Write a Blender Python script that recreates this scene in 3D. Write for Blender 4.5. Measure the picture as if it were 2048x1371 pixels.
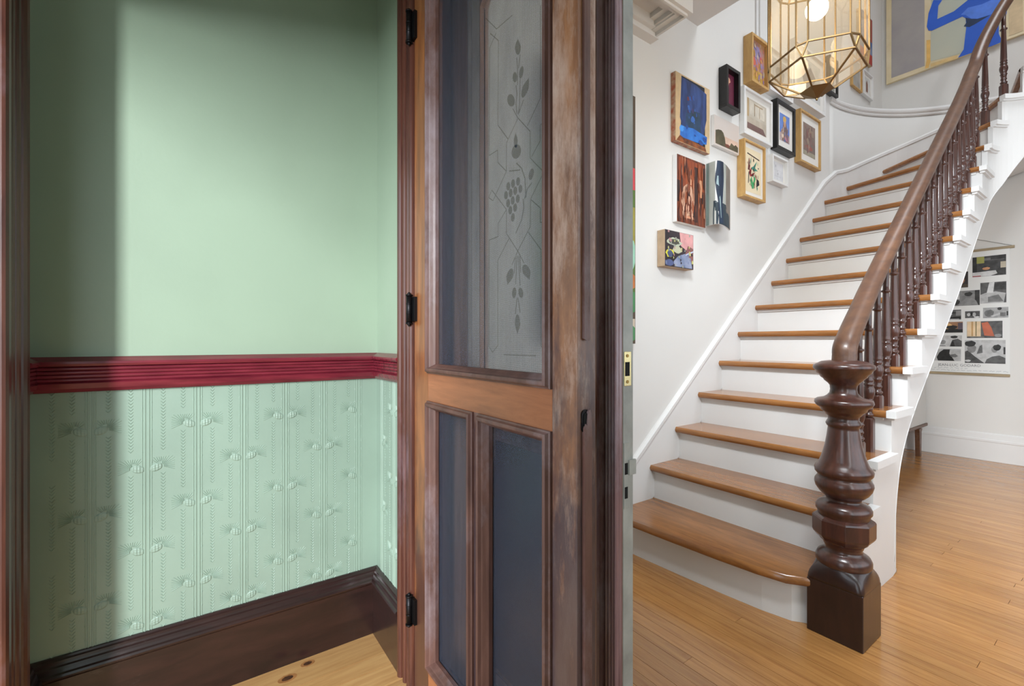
import bpy, bmesh, math, random
from mathutils import Vector
random.seed(7)
for o in list(bpy.data.objects): bpy.data.objects.remove(o)
SC = bpy.context.scene
COL = SC.collection
PI = math.pi

# ------------------------------------------------------------------ camera, world, lights, exposure
CAM_H = 1.056
cam = bpy.data.cameras.new('camera'); cam.lens = 15.996; cam.sensor_width = 36.0; cam.sensor_fit = 'HORIZONTAL'
cam.shift_y = -0.0012; cam.clip_start = 0.02
camo = bpy.data.objects.new('camera', cam); COL.objects.link(camo)
camo.location = (0, 0, CAM_H); camo.rotation_euler = (PI/2, 0, math.atan(1294/910.0))
SC.camera = camo

W = bpy.data.worlds.new('sky'); SC.world = W; W.use_nodes = True
W.node_tree.nodes['Background'].inputs[0].default_value = (0.80, 0.90, 1.0, 1)
W.node_tree.nodes['Background'].inputs[1].default_value = 2.9

def area(name, loc, target, sx, sy, power, col=(1, 1, 1), spread=180):
    l = bpy.data.lights.new(name, 'AREA'); l.shape = 'RECTANGLE'; l.size = sx; l.size_y = sy; l.energy = power; l.color = col
    l.spread = math.radians(spread)
    o = bpy.data.objects.new(name, l); COL.objects.link(o); o.location = loc
    o.rotation_euler = (Vector(target) - Vector(loc)).to_track_quat('-Z', 'Y').to_euler(); return o
area('added_side_fill', (1.75, 2.6, 1.75), (0, 2.9, 1.4), 3.4, 2.2, 8, (0.90, 0.96, 1.0))  # added fill lamp from the right, outside an assumed hall window
area('added_front_fill', (.95, .755, 1.5), (.95, 5.0, 1.5), .46, 2.0, 15, (0.90, 0.96, 1.0))  # added frontal fill for stairs and far wall, set in an invented window
area('added_riser_fill', (-.22, .755, 2.74), (-.55, 3.2, .9), .62, .34, 30, (0.88, 0.95, 1.0), 88)  # added lamp to brighten the stair risers, behind a made-up fanlight
area('added_stairwell_fill', (0.1, 3.7, 6.0), (0.0, 3.7, 0), 1.4, 1.9, 118, (0.92, 0.96, 1.0))  # added overhead fill for the stairwell, no such opening known
area('porch_daylight', (2.2, -2.55, 2.3), (-1.6, 0.1, 1.1), 0.4, 1.9, 330, (0.93, 0.98, 1.0))
SC.view_settings.view_transform = 'Standard'; SC.view_settings.look = 'None'
SC.view_settings.exposure = 0.0; SC.view_settings.gamma = 1.0; SC.view_settings.use_curve_mapping = False

# ------------------------------------------------------------------ mesh helpers
class MB:
    def __init__(s): s.v = []; s.f = []; s.mi = []; s.sm = []
    def add(s, vs, fs, mi=0, smooth=False):
        b = len(s.v); s.v += [tuple(p) for p in vs]
        for f in fs: s.f.append([b+i for i in f]); s.mi.append(mi); s.sm.append(smooth)
    def box(s, x0, x1, y0, y1, z0, z1, mi=0):
        s.add([(x0,y0,z0),(x1,y0,z0),(x1,y1,z0),(x0,y1,z0),(x0,y0,z1),(x1,y0,z1),(x1,y1,z1),(x0,y1,z1)],
              [(3,2,1,0),(4,5,6,7),(0,1,5,4),(1,2,6,5),(2,3,7,6),(3,0,4,7)], mi); return s
    def prism(s, poly, vec, mi=0, smooth=False):
        n = len(poly); V = Vector(vec); b = [Vector(p) for p in poly]
        vs = b + [p+V for p in b]
        s.add(vs, [tuple(range(n))[::-1], tuple(range(n, 2*n))], mi)
        bb = len(s.v)-2*n
        for i in range(n):
            j = (i+1) % n; s.f.append([bb+i, bb+j, bb+n+j, bb+n+i]); s.mi.append(mi); s.sm.append(smooth)
        return s
    def loft(s, rings, mi=0, smooth=True, cap=True, closed=True):
        n = len(rings[0]); vs = [p for r in rings for p in r]; fs = []
        for k in range(len(rings)-1):
            for i in range(n if closed else n-1):
                j = (i+1) % n; fs.append((k*n+i, k*n+j, (k+1)*n+j, (k+1)*n+i))
        s.add(vs, fs, mi, smooth)
        if cap and closed:
            b = len(s.v)-len(vs)
            s.f.append([b+i for i in range(n)][::-1]); s.mi.append(mi); s.sm.append(False)
            e = b+(len(rings)-1)*n
            s.f.append([e+i for i in range(n)]); s.mi.append(mi); s.sm.append(False)
        return s
    def cyl(s, a, b, r, n=12, r2=None, mi=0, smooth=True):
        a = Vector(a); b = Vector(b); t = (b-a).normalized(); u = t.orthogonal().normalized(); w = t.cross(u)
        r2 = r if r2 is None else r2
        s.loft([[a+(u*math.cos(2*PI*i/n)+w*math.sin(2*PI*i/n))*r for i in range(n)],
                [b+(u*math.cos(2*PI*i/n)+w*math.sin(2*PI*i/n))*r2 for i in range(n)]], mi, smooth); return s
    def bar(s, a, b, w, d, up=(0,0,1), mi=0):
        a = Vector(a); b = Vector(b); t = (b-a).normalized(); u = Vector(up)
        if abs(t.dot(u)) > .99: u = Vector((1,0,0))
        sd = t.cross(u).normalized(); u = sd.cross(t)
        q = [(-w/2,-d/2),(w/2,-d/2),(w/2,d/2),(-w/2,d/2)]
        s.loft([[a+sd*x+u*y for x,y in q],[b+sd*x+u*y for x,y in q]], mi, False); return s
    def build(s, name, mat, parent=None, bevel=0, fix=True):
        me = bpy.data.meshes.new(name); me.from_pydata(s.v, [], s.f)
        for m in (mat if isinstance(mat, (list, tuple)) else [mat]): me.materials.append(m)
        me.polygons.foreach_set('material_index', s.mi); me.polygons.foreach_set('use_smooth', s.sm)
        if fix:
            bm = bmesh.new(); bm.from_mesh(me); bmesh.ops.recalc_face_normals(bm, faces=bm.faces); bm.to_mesh(me); bm.free()
        me.update()
        o = bpy.data.objects.new(name, me); COL.objects.link(o)
        if parent: o.parent = parent
        if bevel:
            b = o.modifiers.new('bevel', 'BEVEL'); b.width = bevel; b.segments = 2; b.limit_method = 'ANGLE'; b.angle_limit = math.radians(40)
        return o

def sweep_xy(profile, path, closed_profile=True):
    """profile (offset to the right of travel, z) swept along a horizontal path with mitred corners"""
    rings = []; n = len(path)
    for i, p in enumerate(path):
        p = Vector((p[0], p[1])); ns = []
        if i > 0: d = (p-Vector(path[i-1][:2])).normalized(); ns.append(Vector((d.y, -d.x)))
        if i < n-1: d = (Vector(path[i+1][:2])-p).normalized(); ns.append(Vector((d.y, -d.x)))
        m = ns[0] if len(ns) == 1 else (ns[0]+ns[1])/(1+ns[0].dot(ns[1]))
        rings.append([(p.x+m.x*o, p.y+m.y*o, z) for o, z in profile])
    return rings
def sweep3(profile, path):
    rings = []; P = [Vector(p) for p in path]
    for i, p in enumerate(P):
        t = (P[min(i+1, len(P)-1)]-P[max(i-1, 0)]).normalized()
        sd = t.cross(Vector((0,0,1))).normalized(); u = sd.cross(t)
        rings.append([p+sd*a+u*b for a, b in profile])
    return rings
def ring(cx, cy, z, r, shape='c', n=32):
    out = []
    for i in range(n):
        t = 2*PI*(i+.5)/n; c, s_ = math.cos(t), math.sin(t)
        if shape == 'c': k = 1
        elif shape == 's': k = 1/max(abs(c), abs(s_))
        elif shape == 'o': k = 1/max(abs(c), abs(s_), (abs(c)+abs(s_))/math.sqrt(2))
        else: k = (1-shape)*1+shape/max(abs(c), abs(s_))
        out.append((cx+r*k*c, cy+r*k*s_, z))
    return out
def catmull(pts, sub=6):
    P = [Vector(p) for p in pts]; out = []
    for i in range(len(P)-1):
        a = P[max(i-1,0)]; b = P[i]; c = P[i+1]; d = P[min(i+2,len(P)-1)]
        for k in range(sub):
            t = k/sub; out.append(.5*((2*b)+(c-a)*t+(2*a-5*b+4*c-d)*t*t+(3*b-a-3*c+d)*t**3))
    out.append(P[-1]); return out
def tag(o, label=None, cat=None, group=None, kind=None):
    if label: o['label'] = label
    if cat: o['category'] = cat
    if group: o['group'] = group
    if kind: o['kind'] = kind
    return o
def thing(name, loc, label, cat, group=None, kind=None):
    o = bpy.data.objects.new(name, None); COL.objects.link(o); o.location = loc; o.empty_display_size = .1
    return tag(o, label, cat, group, kind)
def adopt(parent):
    """children built in world coordinates keep their place under a moved empty"""
    L = Vector(parent.location)
    for c in parent.children:
        if c.get('_local'): continue
        c.location = Vector(c.location)-L

# ------------------------------------------------------------------ materials
def lin(c):
    return tuple(((x/255)/12.92 if x/255 <= .04045 else ((x/255+.055)/1.055)**2.4) for x in c)
def new_mat(name):
    m = bpy.data.materials.new(name); m.use_nodes = True; nt = m.node_tree
    return m, nt, nt.nodes['Principled BSDF'], nt.nodes, nt.links
def paint(name, c, rough=.5, var=.06, scale=3.0, bump=.0, bscale=60, coat=0, c2=None, spec=.5, stretch=(1,1,1)):
    m, nt, b, N, L = new_mat(name)
    tc = N.new('ShaderNodeTexCoord'); mp = N.new('ShaderNodeMapping'); mp.inputs['Scale'].default_value = stretch
    L.new(tc.outputs['Object'], mp.inputs[0])
    no = N.new('ShaderNodeTexNoise'); no.inputs['Scale'].default_value = scale; no.inputs['Detail'].default_value = 5
    L.new(mp.outputs[0], no.inputs[0])
    cr = N.new('ShaderNodeValToRGB'); a = lin(c); d = lin(c2) if c2 else tuple(x*(1-var) for x in a)
    e = a if c2 else tuple(min(1, x*(1+var)) for x in a)
    cr.color_ramp.elements[0].position = .35; cr.color_ramp.elements[1].position = .65
    cr.color_ramp.elements[0].color = (*d, 1); cr.color_ramp.elements[1].color = (*e, 1)
    L.new(no.outputs['Fac'], cr.inputs[0]); L.new(cr.outputs[0], b.inputs['Base Color'])
    b.inputs['Roughness'].default_value = rough; b.inputs['Specular IOR Level'].default_value = spec
    b.inputs['Coat Weight'].default_value = coat; b.inputs['Coat Roughness'].default_value = .15
    if bump:
        n2 = N.new('ShaderNodeTexNoise'); n2.inputs['Scale'].default_value = bscale; n2.inputs['Detail'].default_value = 3
        L.new(tc.outputs['Object'], n2.inputs[0])
        bp = N.new('ShaderNodeBump'); bp.inputs['Strength'].default_value = bump; bp.inputs['Distance'].default_value = .002
        L.new(n2.outputs['Fac'], bp.inputs['Height']); L.new(bp.outputs[0], b.inputs['Normal'])
    return m
def wood(name, c1, c2, stretch, rough=.35, coat=.2, wear=None, tint=.0, scale=4.0, wscale=2.5, wpos=(.52,.66), bump=.15, knots=None, wear2=None, w2=(1.2,.5,.62,0), low_dark=None):
    m, nt, b, N, L = new_mat(name)
    tc = N.new('ShaderNodeTexCoord'); oi = N.new('ShaderNodeObjectInfo')
    ad = N.new('ShaderNodeVectorMath'); ad.operation = 'ADD'
    mu = N.new('ShaderNodeMath'); mu.operation = 'MULTIPLY'; mu.inputs[1].default_value = 17.0 if tint else 0.0
    L.new(oi.outputs['Random'], mu.inputs[0]); L.new(tc.outputs['Object'], ad.inputs[0]); L.new(mu.outputs[0], ad.inputs[1])
    mp = N.new('ShaderNodeMapping'); mp.inputs['Scale'].default_value = stretch; L.new(ad.outputs[0], mp.inputs[0])
    no = N.new('ShaderNodeTexNoise'); no.inputs['Scale'].default_value = scale; no.inputs['Detail'].default_value = 8; no.inputs['Roughness'].default_value = .65
    no.inputs['Distortion'].default_value = .6
    L.new(mp.outputs[0], no.inputs[0])
    cr = N.new('ShaderNodeValToRGB'); cr.color_ramp.elements[0].position = .3; cr.color_ramp.elements[1].position = .7
    cr.color_ramp.elements[0].color = (*lin(c2), 1); cr.color_ramp.elements[1].color = (*lin(c1), 1)
    L.new(no.outputs['Fac'], cr.inputs[0]); out = cr.outputs[0]
    if tint:
        hs = N.new('ShaderNodeHueSaturation'); mr = N.new('ShaderNodeMapRange')
        mr.inputs['To Min'].default_value = 1-tint; mr.inputs['To Max'].default_value = 1+tint
        L.new(oi.outputs['Random'], mr.inputs['Value']); L.new(mr.outputs[0], hs.inputs['Value']); L.new(out, hs.inputs['Color']); out = hs.outputs[0]
    if wear:
        n3 = N.new('ShaderNodeTexNoise'); n3.inputs['Scale'].default_value = wscale; n3.inputs['Detail'].default_value = 9; n3.inputs['Roughness'].default_value = .7
        mp3 = N.new('ShaderNodeMapping'); mp3.inputs['Scale'].default_value = tuple(.4+.1*x for x in stretch); L.new(tc.outputs['Object'], mp3.inputs[0]); L.new(mp3.outputs[0], n3.inputs[0])
        r3 = N.new('ShaderNodeValToRGB'); r3.color_ramp.elements[0].position = wpos[0]; r3.color_ramp.elements[1].position = wpos[1]
        L.new(n3.outputs['Fac'], r3.inputs[0])
        mx = N.new('ShaderNodeMix'); mx.data_type = 'RGBA'; mx.inputs['B'].default_value = (*lin(wear), 1)
        L.new(r3.outputs[0], mx.inputs['Factor']); L.new(out, mx.inputs['A']); out = mx.outputs['Result']
    if low_dark:      # darker colour below an uneven line across the wood
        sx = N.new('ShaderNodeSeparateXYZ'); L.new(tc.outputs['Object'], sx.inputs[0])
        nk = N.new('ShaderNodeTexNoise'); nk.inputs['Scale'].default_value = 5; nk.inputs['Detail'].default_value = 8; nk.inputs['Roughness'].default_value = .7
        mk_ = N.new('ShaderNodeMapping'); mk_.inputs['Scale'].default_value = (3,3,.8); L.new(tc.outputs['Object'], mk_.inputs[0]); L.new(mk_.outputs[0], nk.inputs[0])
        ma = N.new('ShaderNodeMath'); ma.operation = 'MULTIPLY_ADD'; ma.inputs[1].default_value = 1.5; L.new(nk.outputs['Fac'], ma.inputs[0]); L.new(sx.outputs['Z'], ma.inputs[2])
        mr_ = N.new('ShaderNodeMapRange'); mr_.inputs['From Min'].default_value = low_dark[1]+.75-.12; mr_.inputs['From Max'].default_value = low_dark[1]+.75+.22; mr_.inputs['To Min'].default_value = .88; mr_.inputs['To Max'].default_value = 0; L.new(ma.outputs[0], mr_.inputs['Value'])
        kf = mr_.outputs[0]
    if wear2:
        n4 = N.new('ShaderNodeTexNoise'); n4.inputs['Scale'].default_value = w2[0]; n4.inputs['Detail'].default_value = 10; n4.inputs['Roughness'].default_value = .75
        mp4 = N.new('ShaderNodeMapping'); mp4.inputs['Scale'].default_value = tuple(.5+.25*x for x in stretch); mp4.inputs['Location'].default_value = (w2[3],)*3; L.new(tc.outputs['Object'], mp4.inputs[0]); L.new(mp4.outputs[0], n4.inputs[0])
        r4 = N.new('ShaderNodeValToRGB'); r4.color_ramp.elements[0].position = w2[1]; r4.color_ramp.elements[1].position = w2[2]
        L.new(n4.outputs['Fac'], r4.inputs[0])
        mx = N.new('ShaderNodeMix'); mx.data_type = 'RGBA'; mx.inputs['B'].default_value = (*lin(wear2), 1)
        L.new(r4.outputs[0], mx.inputs['Factor']); L.new(out, mx.inputs['A']); out = mx.outputs['Result']
    if low_dark:
        mx = N.new('ShaderNodeMix'); mx.data_type = 'RGBA'; mx.inputs['B'].default_value = (*lin(low_dark[0]), 1)
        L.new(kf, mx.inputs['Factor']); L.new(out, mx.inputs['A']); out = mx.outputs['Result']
    if knots:
        vo = N.new('ShaderNodeTexVoronoi'); vo.inputs['Scale'].default_value = knots
        mk = N.new('ShaderNodeMapping'); mk.inputs['Scale'].default_value = (1.6,.9,1); L.new(ad.outputs[0], mk.inputs[0]); L.new(mk.outputs[0], vo.inputs[0])
        rk = N.new('ShaderNodeValToRGB'); rk.color_ramp.elements[0].position = .06; rk.color_ramp.elements[1].position = .16
        rk.color_ramp.elements[0].color = (1,1,1,1); rk.color_ramp.elements[1].color = (0,0,0,1); L.new(vo.outputs['Distance'], rk.inputs[0])
        mx = N.new('ShaderNodeMix'); mx.data_type = 'RGBA'; mx.inputs['B'].default_value = (*lin((70,40,22)), 1)
        L.new(rk.outputs[0], mx.inputs['Factor']); L.new(out, mx.inputs['A']); out = mx.outputs['Result']
    L.new(out, b.inputs['Base Color'])
    b.inputs['Roughness'].default_value = rough; b.inputs['Coat Weight'].default_value = coat; b.inputs['Coat Roughness'].default_value = .12
    bp = N.new('ShaderNodeBump'); bp.inputs['Strength'].default_value = bump; bp.inputs['Distance'].default_value = .002
    L.new(no.outputs['Fac'], bp.inputs['Height']); L.new(bp.outputs[0], b.inputs['Normal'])
    return m
def metal(name, c, rough=.3, met=1.0):
    m, nt, b, N, L = new_mat(name); b.inputs['Base Color'].default_value = (*lin(c), 1); b.inputs['Metallic'].default_value = met
    no = N.new('ShaderNodeTexNoise'); no.inputs['Scale'].default_value = 40
    mr = N.new('ShaderNodeMapRange'); mr.inputs['To Min'].default_value = rough*.7; mr.inputs['To Max'].default_value = rough*1.3
    L.new(no.outputs['Fac'], mr.inputs['Value']); L.new(mr.outputs[0], b.inputs['Roughness']); return m

M = {}
M['green'] = paint('green wall paint', (155,173,152), .34, .05, 2.2, .12, 90, spec=.5)
M['greenpaper'] = paint('green embossed wallpaper', (146,166,151), .42, .08, 3.0, .1, 120, spec=.45)
M['red'] = paint('oxblood gloss paint', (128,42,56), .26, .12, 9, .1, 40, c2=(104,30,44), stretch=(6,1,6))
M['skirt'] = wood('dark varnished skirting', (54,32,30), (30,19,20), (3,1,6), .28, .4, wear=(108,92,92), wpos=(.62,.8))
M['casing'] = wood('brown varnished casing', (104,60,46), (62,33,30), (9,9,.8), .3, .35, wear=(128,104,112), wpos=(.6,.8))
M['doorwood'] = wood('worn orange brown door wood', (178,124,86), (120,76,54), (8,8,.7), .36, .3, wear=(74,52,50), wscale=1.3, wpos=(.44,.60), wear2=(198,168,152), w2=(3.0,.46,.62,1.7), low_dark=((64,52,60), .80))
M['doorleft'] = wood('orange brown hinge stile wood', (164,102,58), (112,66,38), (8,8,.7), .36, .3, wear=(92,56,40), wscale=3.0, wpos=(.5,.7), low_dark=((76,48,40), .45))
M['mould_lit'] = wood('lit inner moulding', (196,184,172), (160,146,136), (6,6,1), .45, .1)  # lighter copy of the moulding, light falling on it put into the colour
M['doorrail'] = wood('worn orange brown rail wood', (172,108,70), (128,76,48), (.9,8,9), .36, .3, wear=(96,60,48), wscale=3.0, wpos=(.5,.72))
M['mould'] = wood('faded brown moulding', (118,82,72), (78,50,44), (6,6,1), .48, .06, wear=(142,124,128), wpos=(.5,.72), wscale=5)
M['astragal'] = wood('fluted purple brown wood', (160,124,126), (112,78,82), (9,9,.7), .28, .4, wear=(184,170,184), wpos=(.5,.75), wscale=4)
M['innerwood'] = wood('dark brown inner door wood', (192,148,122), (140,106,88), (8,8,.7), .4, .15)
M['edgewhite'] = paint('grey white chipped paint', (176,176,170), .4, .1, 14, .2, 60, c2=(146,146,140))
M['white'] = paint('warm white wall paint', (217,214,210), .6, .015, 1.5)
M['trimwhite'] = paint('white gloss trim paint', (220,218,216), .42, .02, 3)
M['ceiling'] = paint('white ceiling paint', (212,208,204), .7, .015, 1)
M['mahogany'] = wood('dark mahogany varnish', (84,48,37), (46,25,21), (10,10,1.2), .30, .35, wear=(40,20,16), wpos=(.55,.8), bump=.03)
M['mahogany_block'] = wood('dark mahogany block', (54,33,28), (32,20,20), (8,8,1.5), .3, .3, wear=(128,88,60), wpos=(.62,.85), wscale=4)
M['rail'] = wood('brown handrail varnish', (106,72,50), (72,45,32), (6,1,6), .42, .12, wear=(66,36,24), wpos=(.55,.8))
M['tread'] = wood('honey brown stair tread', (168,112,60), (124,78,40), (1.0,10,10), .24, .4, tint=.06, wear=(104,60,34), wpos=(.56,.8))
M['hallfloor'] = wood('honey oak strip floor', (190,138,80), (158,106,58), (1.2,14,4), .22, .3, tint=.10, wear=(136,88,48), wpos=(.64,.9))
M['pine'] = wood('knotty pine board', (212,166,110), (186,136,84), (14,1.2,4), .34, .3, tint=.07, knots=2.6)
M['gap'] = paint('dark gap', (34,22,16), .9, .1, 5)
M['iron'] = metal('black iron', (38,36,38), .4, .8)
M['brass'] = metal('polished brass', (206,190,140), .25)
M['oldbrass'] = metal('aged brass', (150,122,70), .35)
M['lead'] = metal('dark brass came', (122,98,66), .5)
M['dark'] = paint('dark recess', (14,12,12), .9, .1, 5)
M['blackframe'] = paint('black frame lacquer', (26,25,25), .35, .2, 20)
M['oakframe'] = wood('pale oak frame', (206,166,102), (176,134,78), (8,8,2), .5, .1, tint=.05)
M['whiteframe'] = paint('white frame lacquer', (226,224,222), .4, .02, 5)
M['mount'] = paint('off white mount card', (222,217,210), .8, .02, 5)
M['paper'] = paint('poster paper', (224,224,222), .6, .015, 4)
M['canvas'] = paint('raw canvas edge', (196,168,128), .8, .1, 12)
M['rod'] = wood('poster rod wood', (168,150,118), (140,122,94), (1,8,8), .5, .05)
M['string'] = paint('grey cord', (120,118,116), .8, .05, 5)
M['teak'] = wood('brown teak wood', (112,76,52), (76,48,34), (8,1,8), .4, .1)
M['lacquer'] = paint('white cabinet lacquer', (206,206,204), .45, .02, 3)
M['concrete'] = paint('porch concrete', (120,118,112), .9, .1, 5)

def clear_glass(name, tint=(1,1,1), gl=.08):
    m, nt, b, N, L = new_mat(name); N.remove(b); o = N['Material Output']
    t = N.new('ShaderNodeBsdfTransparent'); t.inputs[0].default_value = (*tint, 1)
    g = N.new('ShaderNodeBsdfGlossy'); g.inputs['Roughness'].default_value = .03
    lw = N.new('ShaderNodeLayerWeight'); lw.inputs[0].default_value = .35
    mr = N.new('ShaderNodeMapRange'); mr.inputs['To Min'].default_value = gl*.5; mr.inputs['To Max'].default_value = gl*6
    L.new(lw.outputs['Fresnel'], mr.inputs['Value'])
    mx = N.new('ShaderNodeMixShader'); L.new(mr.outputs[0], mx.inputs[0]); L.new(t.outputs[0], mx.inputs[1]); L.new(g.outputs[0], mx.inputs[2]); L.new(mx.outputs[0], o.inputs[0]); return m
M['pane'] = clear_glass('window glass')
def dusty_glass():
    m = clear_glass('dusty lantern glass', (1.0,.97,.90), .035); N = m.node_tree.nodes; L = m.node_tree.links; o = N['Material Output']
    src = o.inputs[0].links[0].from_socket; tr = N.new('ShaderNodeBsdfTranslucent'); tr.inputs[0].default_value = (.95,.86,.70,1)
    mx = N.new('ShaderNodeMixShader'); mx.inputs[0].default_value = .10; L.new(src, mx.inputs[1]); L.new(tr.outputs[0], mx.inputs[2]); L.new(mx.outputs[0], o.inputs[0]); return m
M['lantern_glass'] = dusty_glass()
def frosted(name, c, dark, k=.08):
    m, nt, b, N, L = new_mat(name); N.remove(b); o = N['Material Output']
    tr = N.new('ShaderNodeBsdfGlass'); tr.inputs['Color'].default_value = (*lin(c), 1); tr.inputs['Roughness'].default_value = .5; tr.inputs['IOR'].default_value = 1.06
    df = N.new('ShaderNodeBsdfDiffuse'); df.inputs[0].default_value = (*lin(dark), 1)
    m1 = N.new('ShaderNodeMixShader'); m1.inputs[0].default_value = k; L.new(tr.outputs[0], m1.inputs[1]); L.new(df.outputs[0], m1.inputs[2]); L.new(m1.outputs[0], o.inputs[0]); return m
M['frost'] = frosted('frosted etched glass', (255,255,252), (235,235,228), .03)
M['etch'] = frosted('bare glass ornament', (204,202,190), (150,148,138))
def screen_mat():
    m, nt, b, N, L = new_mat('fine wire insect screen'); o = N['Material Output']
    b.inputs['Base Color'].default_value = (*lin((84,91,108)), 1); b.inputs['Metallic'].default_value = .3; b.inputs['Roughness'].default_value = .45
    t = N.new('ShaderNodeBsdfTransparent'); mx = N.new('ShaderNodeMixShader')
    tc = N.new('ShaderNodeTexCoord'); no = N.new('ShaderNodeTexNoise'); no.inputs['Scale'].default_value = 7; no.inputs['Detail'].default_value = 6
    mp = N.new('ShaderNodeMapping'); mp.inputs['Scale'].default_value = (3,1,1); mp.inputs['Rotation'].default_value = (0,.5,0); L.new(tc.outputs['Object'], mp.inputs[0]); L.new(mp.outputs[0], no.inputs[0])
    mr = N.new('ShaderNodeMapRange'); mr.inputs['To Min'].default_value = .16; mr.inputs['To Max'].default_value = .28; L.new(no.outputs['Fac'], mr.inputs['Value'])
    wv = N.new('ShaderNodeTexBrick'); wv.offset = 0; wv.inputs['Scale'].default_value = 1.0; wv.inputs['Brick Width'].default_value = .0022; wv.inputs['Row Height'].default_value = .0022; wv.inputs['Mortar Size'].default_value = .0004
    wv.inputs['Mortar Smooth'].default_value = .3; wv.inputs['Color1'].default_value = (0,0,0,1); wv.inputs['Color2'].default_value = (0,0,0,1); wv.inputs['Mortar'].default_value = (.22,.22,.22,1)
    m2 = N.new('ShaderNodeMapping'); m2.inputs['Rotation'].default_value = (PI/2,0,0); L.new(tc.outputs['Object'], m2.inputs[0]); L.new(m2.outputs[0], wv.inputs[0])
    ad = N.new('ShaderNodeMath'); ad.operation = 'ADD'; L.new(mr.outputs[0], ad.inputs[0]); L.new(wv.outputs['Color'], ad.inputs[1])
    L.new(ad.outputs[0], mx.inputs[0]); L.new(t.outputs[0], mx.inputs[1]); L.new(b.outputs[0], mx.inputs[2]); L.new(mx.outputs[0], o.inputs[0]); return m
M['screen'] = screen_mat()
def glow(name, c, s):
    m, nt, b, N, L = new_mat(name); b.inputs['Base Color'].default_value = (*c, 1); b.inputs['Emission Color'].default_value = (*c, 1); b.inputs['Emission Strength'].default_value = s; return m
_pc = {}
def art(c, c2=None, scale=14, stretch=(1,1,1)):
    k = (c, c2, scale, stretch)
    if k not in _pc: _pc[k] = paint('artwork colour %d' % len(_pc), c, .6, .12, scale, 0, c2=c2, stretch=stretch)
    return _pc[k]

# ------------------------------------------------------------------ room shell
VX, HX, DY, FY, OY = -1.663, -1.636, .56, 5.80, -.344      # green wall, hall wall, door wall, far wall, outer wall planes
GZ = 1.0
def struct(name, mb, mat, label, parent=None, **k):
    o = mb.build(name, mat, parent, **k)
    if not parent: tag(o, label, kind='structure')
    return o
wl = struct('wall_left', MB().box(-1.80, VX, -.62, .74, 0, 3.0), M['green'], 'pale green painted side wall of the entrance vestibule')
struct('wall_hall_left', MB().box(-1.80, HX, .70, 5.95, 0, 5.6), M['white'], 'white stair hall wall hung with many pictures')
wh = MB().box(-1.8, 1.45, FY, 5.95, 0, 5.6)
struct('wall_back', wh, M['white'], 'white far wall behind the staircase with hanging poster')
wd = MB().box(VX-.02, -1.385, DY, .74, 0, 3.0).box(-1.385, .13, DY, .74, 2.50, 2.56).box(-1.385, .13, DY, .74, 2.93, 3.0).box(-1.385, -1.25, DY, .74, 2.56, 2.93).box(.11, .13, DY, .74, 2.56, 2.93).box(.13, .68, DY, .74, 0, 3.0).box(1.22, 1.45, DY, .74, 0, 3.0).box(.68, 1.22, DY, .74, 0, .45).box(.68, 1.22, DY, .74, 2.55, 3.0)
wdo = struct('wall_door', wd, M['green'], 'narrow green wall beside the double doorway')
struct('wall_front', MB().box(-1.8, -1.52, OY-.26, OY, 0, 3.0).box(-1.52, .16, OY-.26, OY, 1.98, 3.0).box(.16, .7, OY-.26, OY, 0, 3.0),
       M['green'], 'green wall around the outer doorway at far left')
struct('wall_vestibule_right', MB().box(.45, .6, OY, DY, 0, 3.0), M['green'], 'green right side wall of the vestibule')
struct('ceiling', MB().box(-1.8, .7, OY-.26, .56, 3.0, 3.15), M['ceiling'], 'white vestibule ceiling')
struct('ceiling_hall', MB().box(HX, 1.45, .56, 2.55, 3.0, 3.17), M['ceiling'], 'white front hall ceiling ending at the stairwell')
struct('ceiling_stairwell', MB().box(-1.8, -.65, .56, 5.95, 5.6, 5.75).box(.85, 1.45, .56, 5.95, 5.6, 5.75).box(-.65, .85, .56, 2.7, 5.6, 5.75).box(-.65, .85, 4.7, 5.95, 5.6, 5.75),
       M['ceiling'], 'white ceiling high over the stairwell')
struct('wall_upper_front', MB().box(HX, 1.45, .56, .74, 3.17, 5.6), M['white'], 'white upper front wall of the stairwell')
rw = MB().box(1.30, 1.45, .74, .9, 0, 5.6).box(1.30, 1.45, 4.3, 5.8, 0, 5.6).box(1.30, 1.45, .9, 4.3, 0, .6).box(1.30, 1.45, .9, 4.3, 2.8, 5.6)
struct('wall_right', rw, M['white'], 'white right hall wall with an opening for an added window')
wn = MB().box(1.33, 1.40, .9, .96, .6, 2.8).box(1.33, 1.40, 4.24, 4.3, .6, 2.8).box(1.33, 1.40, .96, 4.24, .6, .66).box(1.33, 1.40, .96, 4.24, 2.74, 2.8)
for y in (1.76, 2.59, 3.41): wn.box(1.33, 1.40, y-.025, y+.025, .66, 2.74)
wno = struct('added_window_1', wn, M['trimwhite'], 'added wide white framed hall window')  # unseen window, added to go with the side fill lamp
for a, b in ((.96, 1.735), (1.785, 2.565), (2.615, 3.385), (3.435, 4.24)): MB().box(1.36, 1.364, a, b, .66, 2.74).build('added_window_pane', M['pane'], wno)
sk = MB().box(-.65, .85, 2.7, 2.75, 5.62, 5.72).box(-.65, .85, 4.65, 4.7, 5.62, 5.72).box(-.65, -.6, 2.75, 4.65, 5.62, 5.72).box(.8, .85, 2.75, 4.65, 5.62, 5.72)
sko = struct('added_window_2', sk, M['trimwhite'], 'added white framed skylight over the stairs')  # unseen opening, added for the overhead stairwell fill
MB().box(-.6, .8, 2.75, 4.65, 5.66, 5.664).build('added_window_pane', M['pane'], sko)
w3 = MB().box(.68, .72, .60, .68, .45, 2.55).box(1.18, 1.22, .60, .68, .45, 2.55).box(.72, 1.18, .60, .68, .45, .49).box(.72, 1.18, .60, .68, 2.51, 2.55).box(.72, 1.18, .61, .67, 1.48, 1.52)
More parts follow.
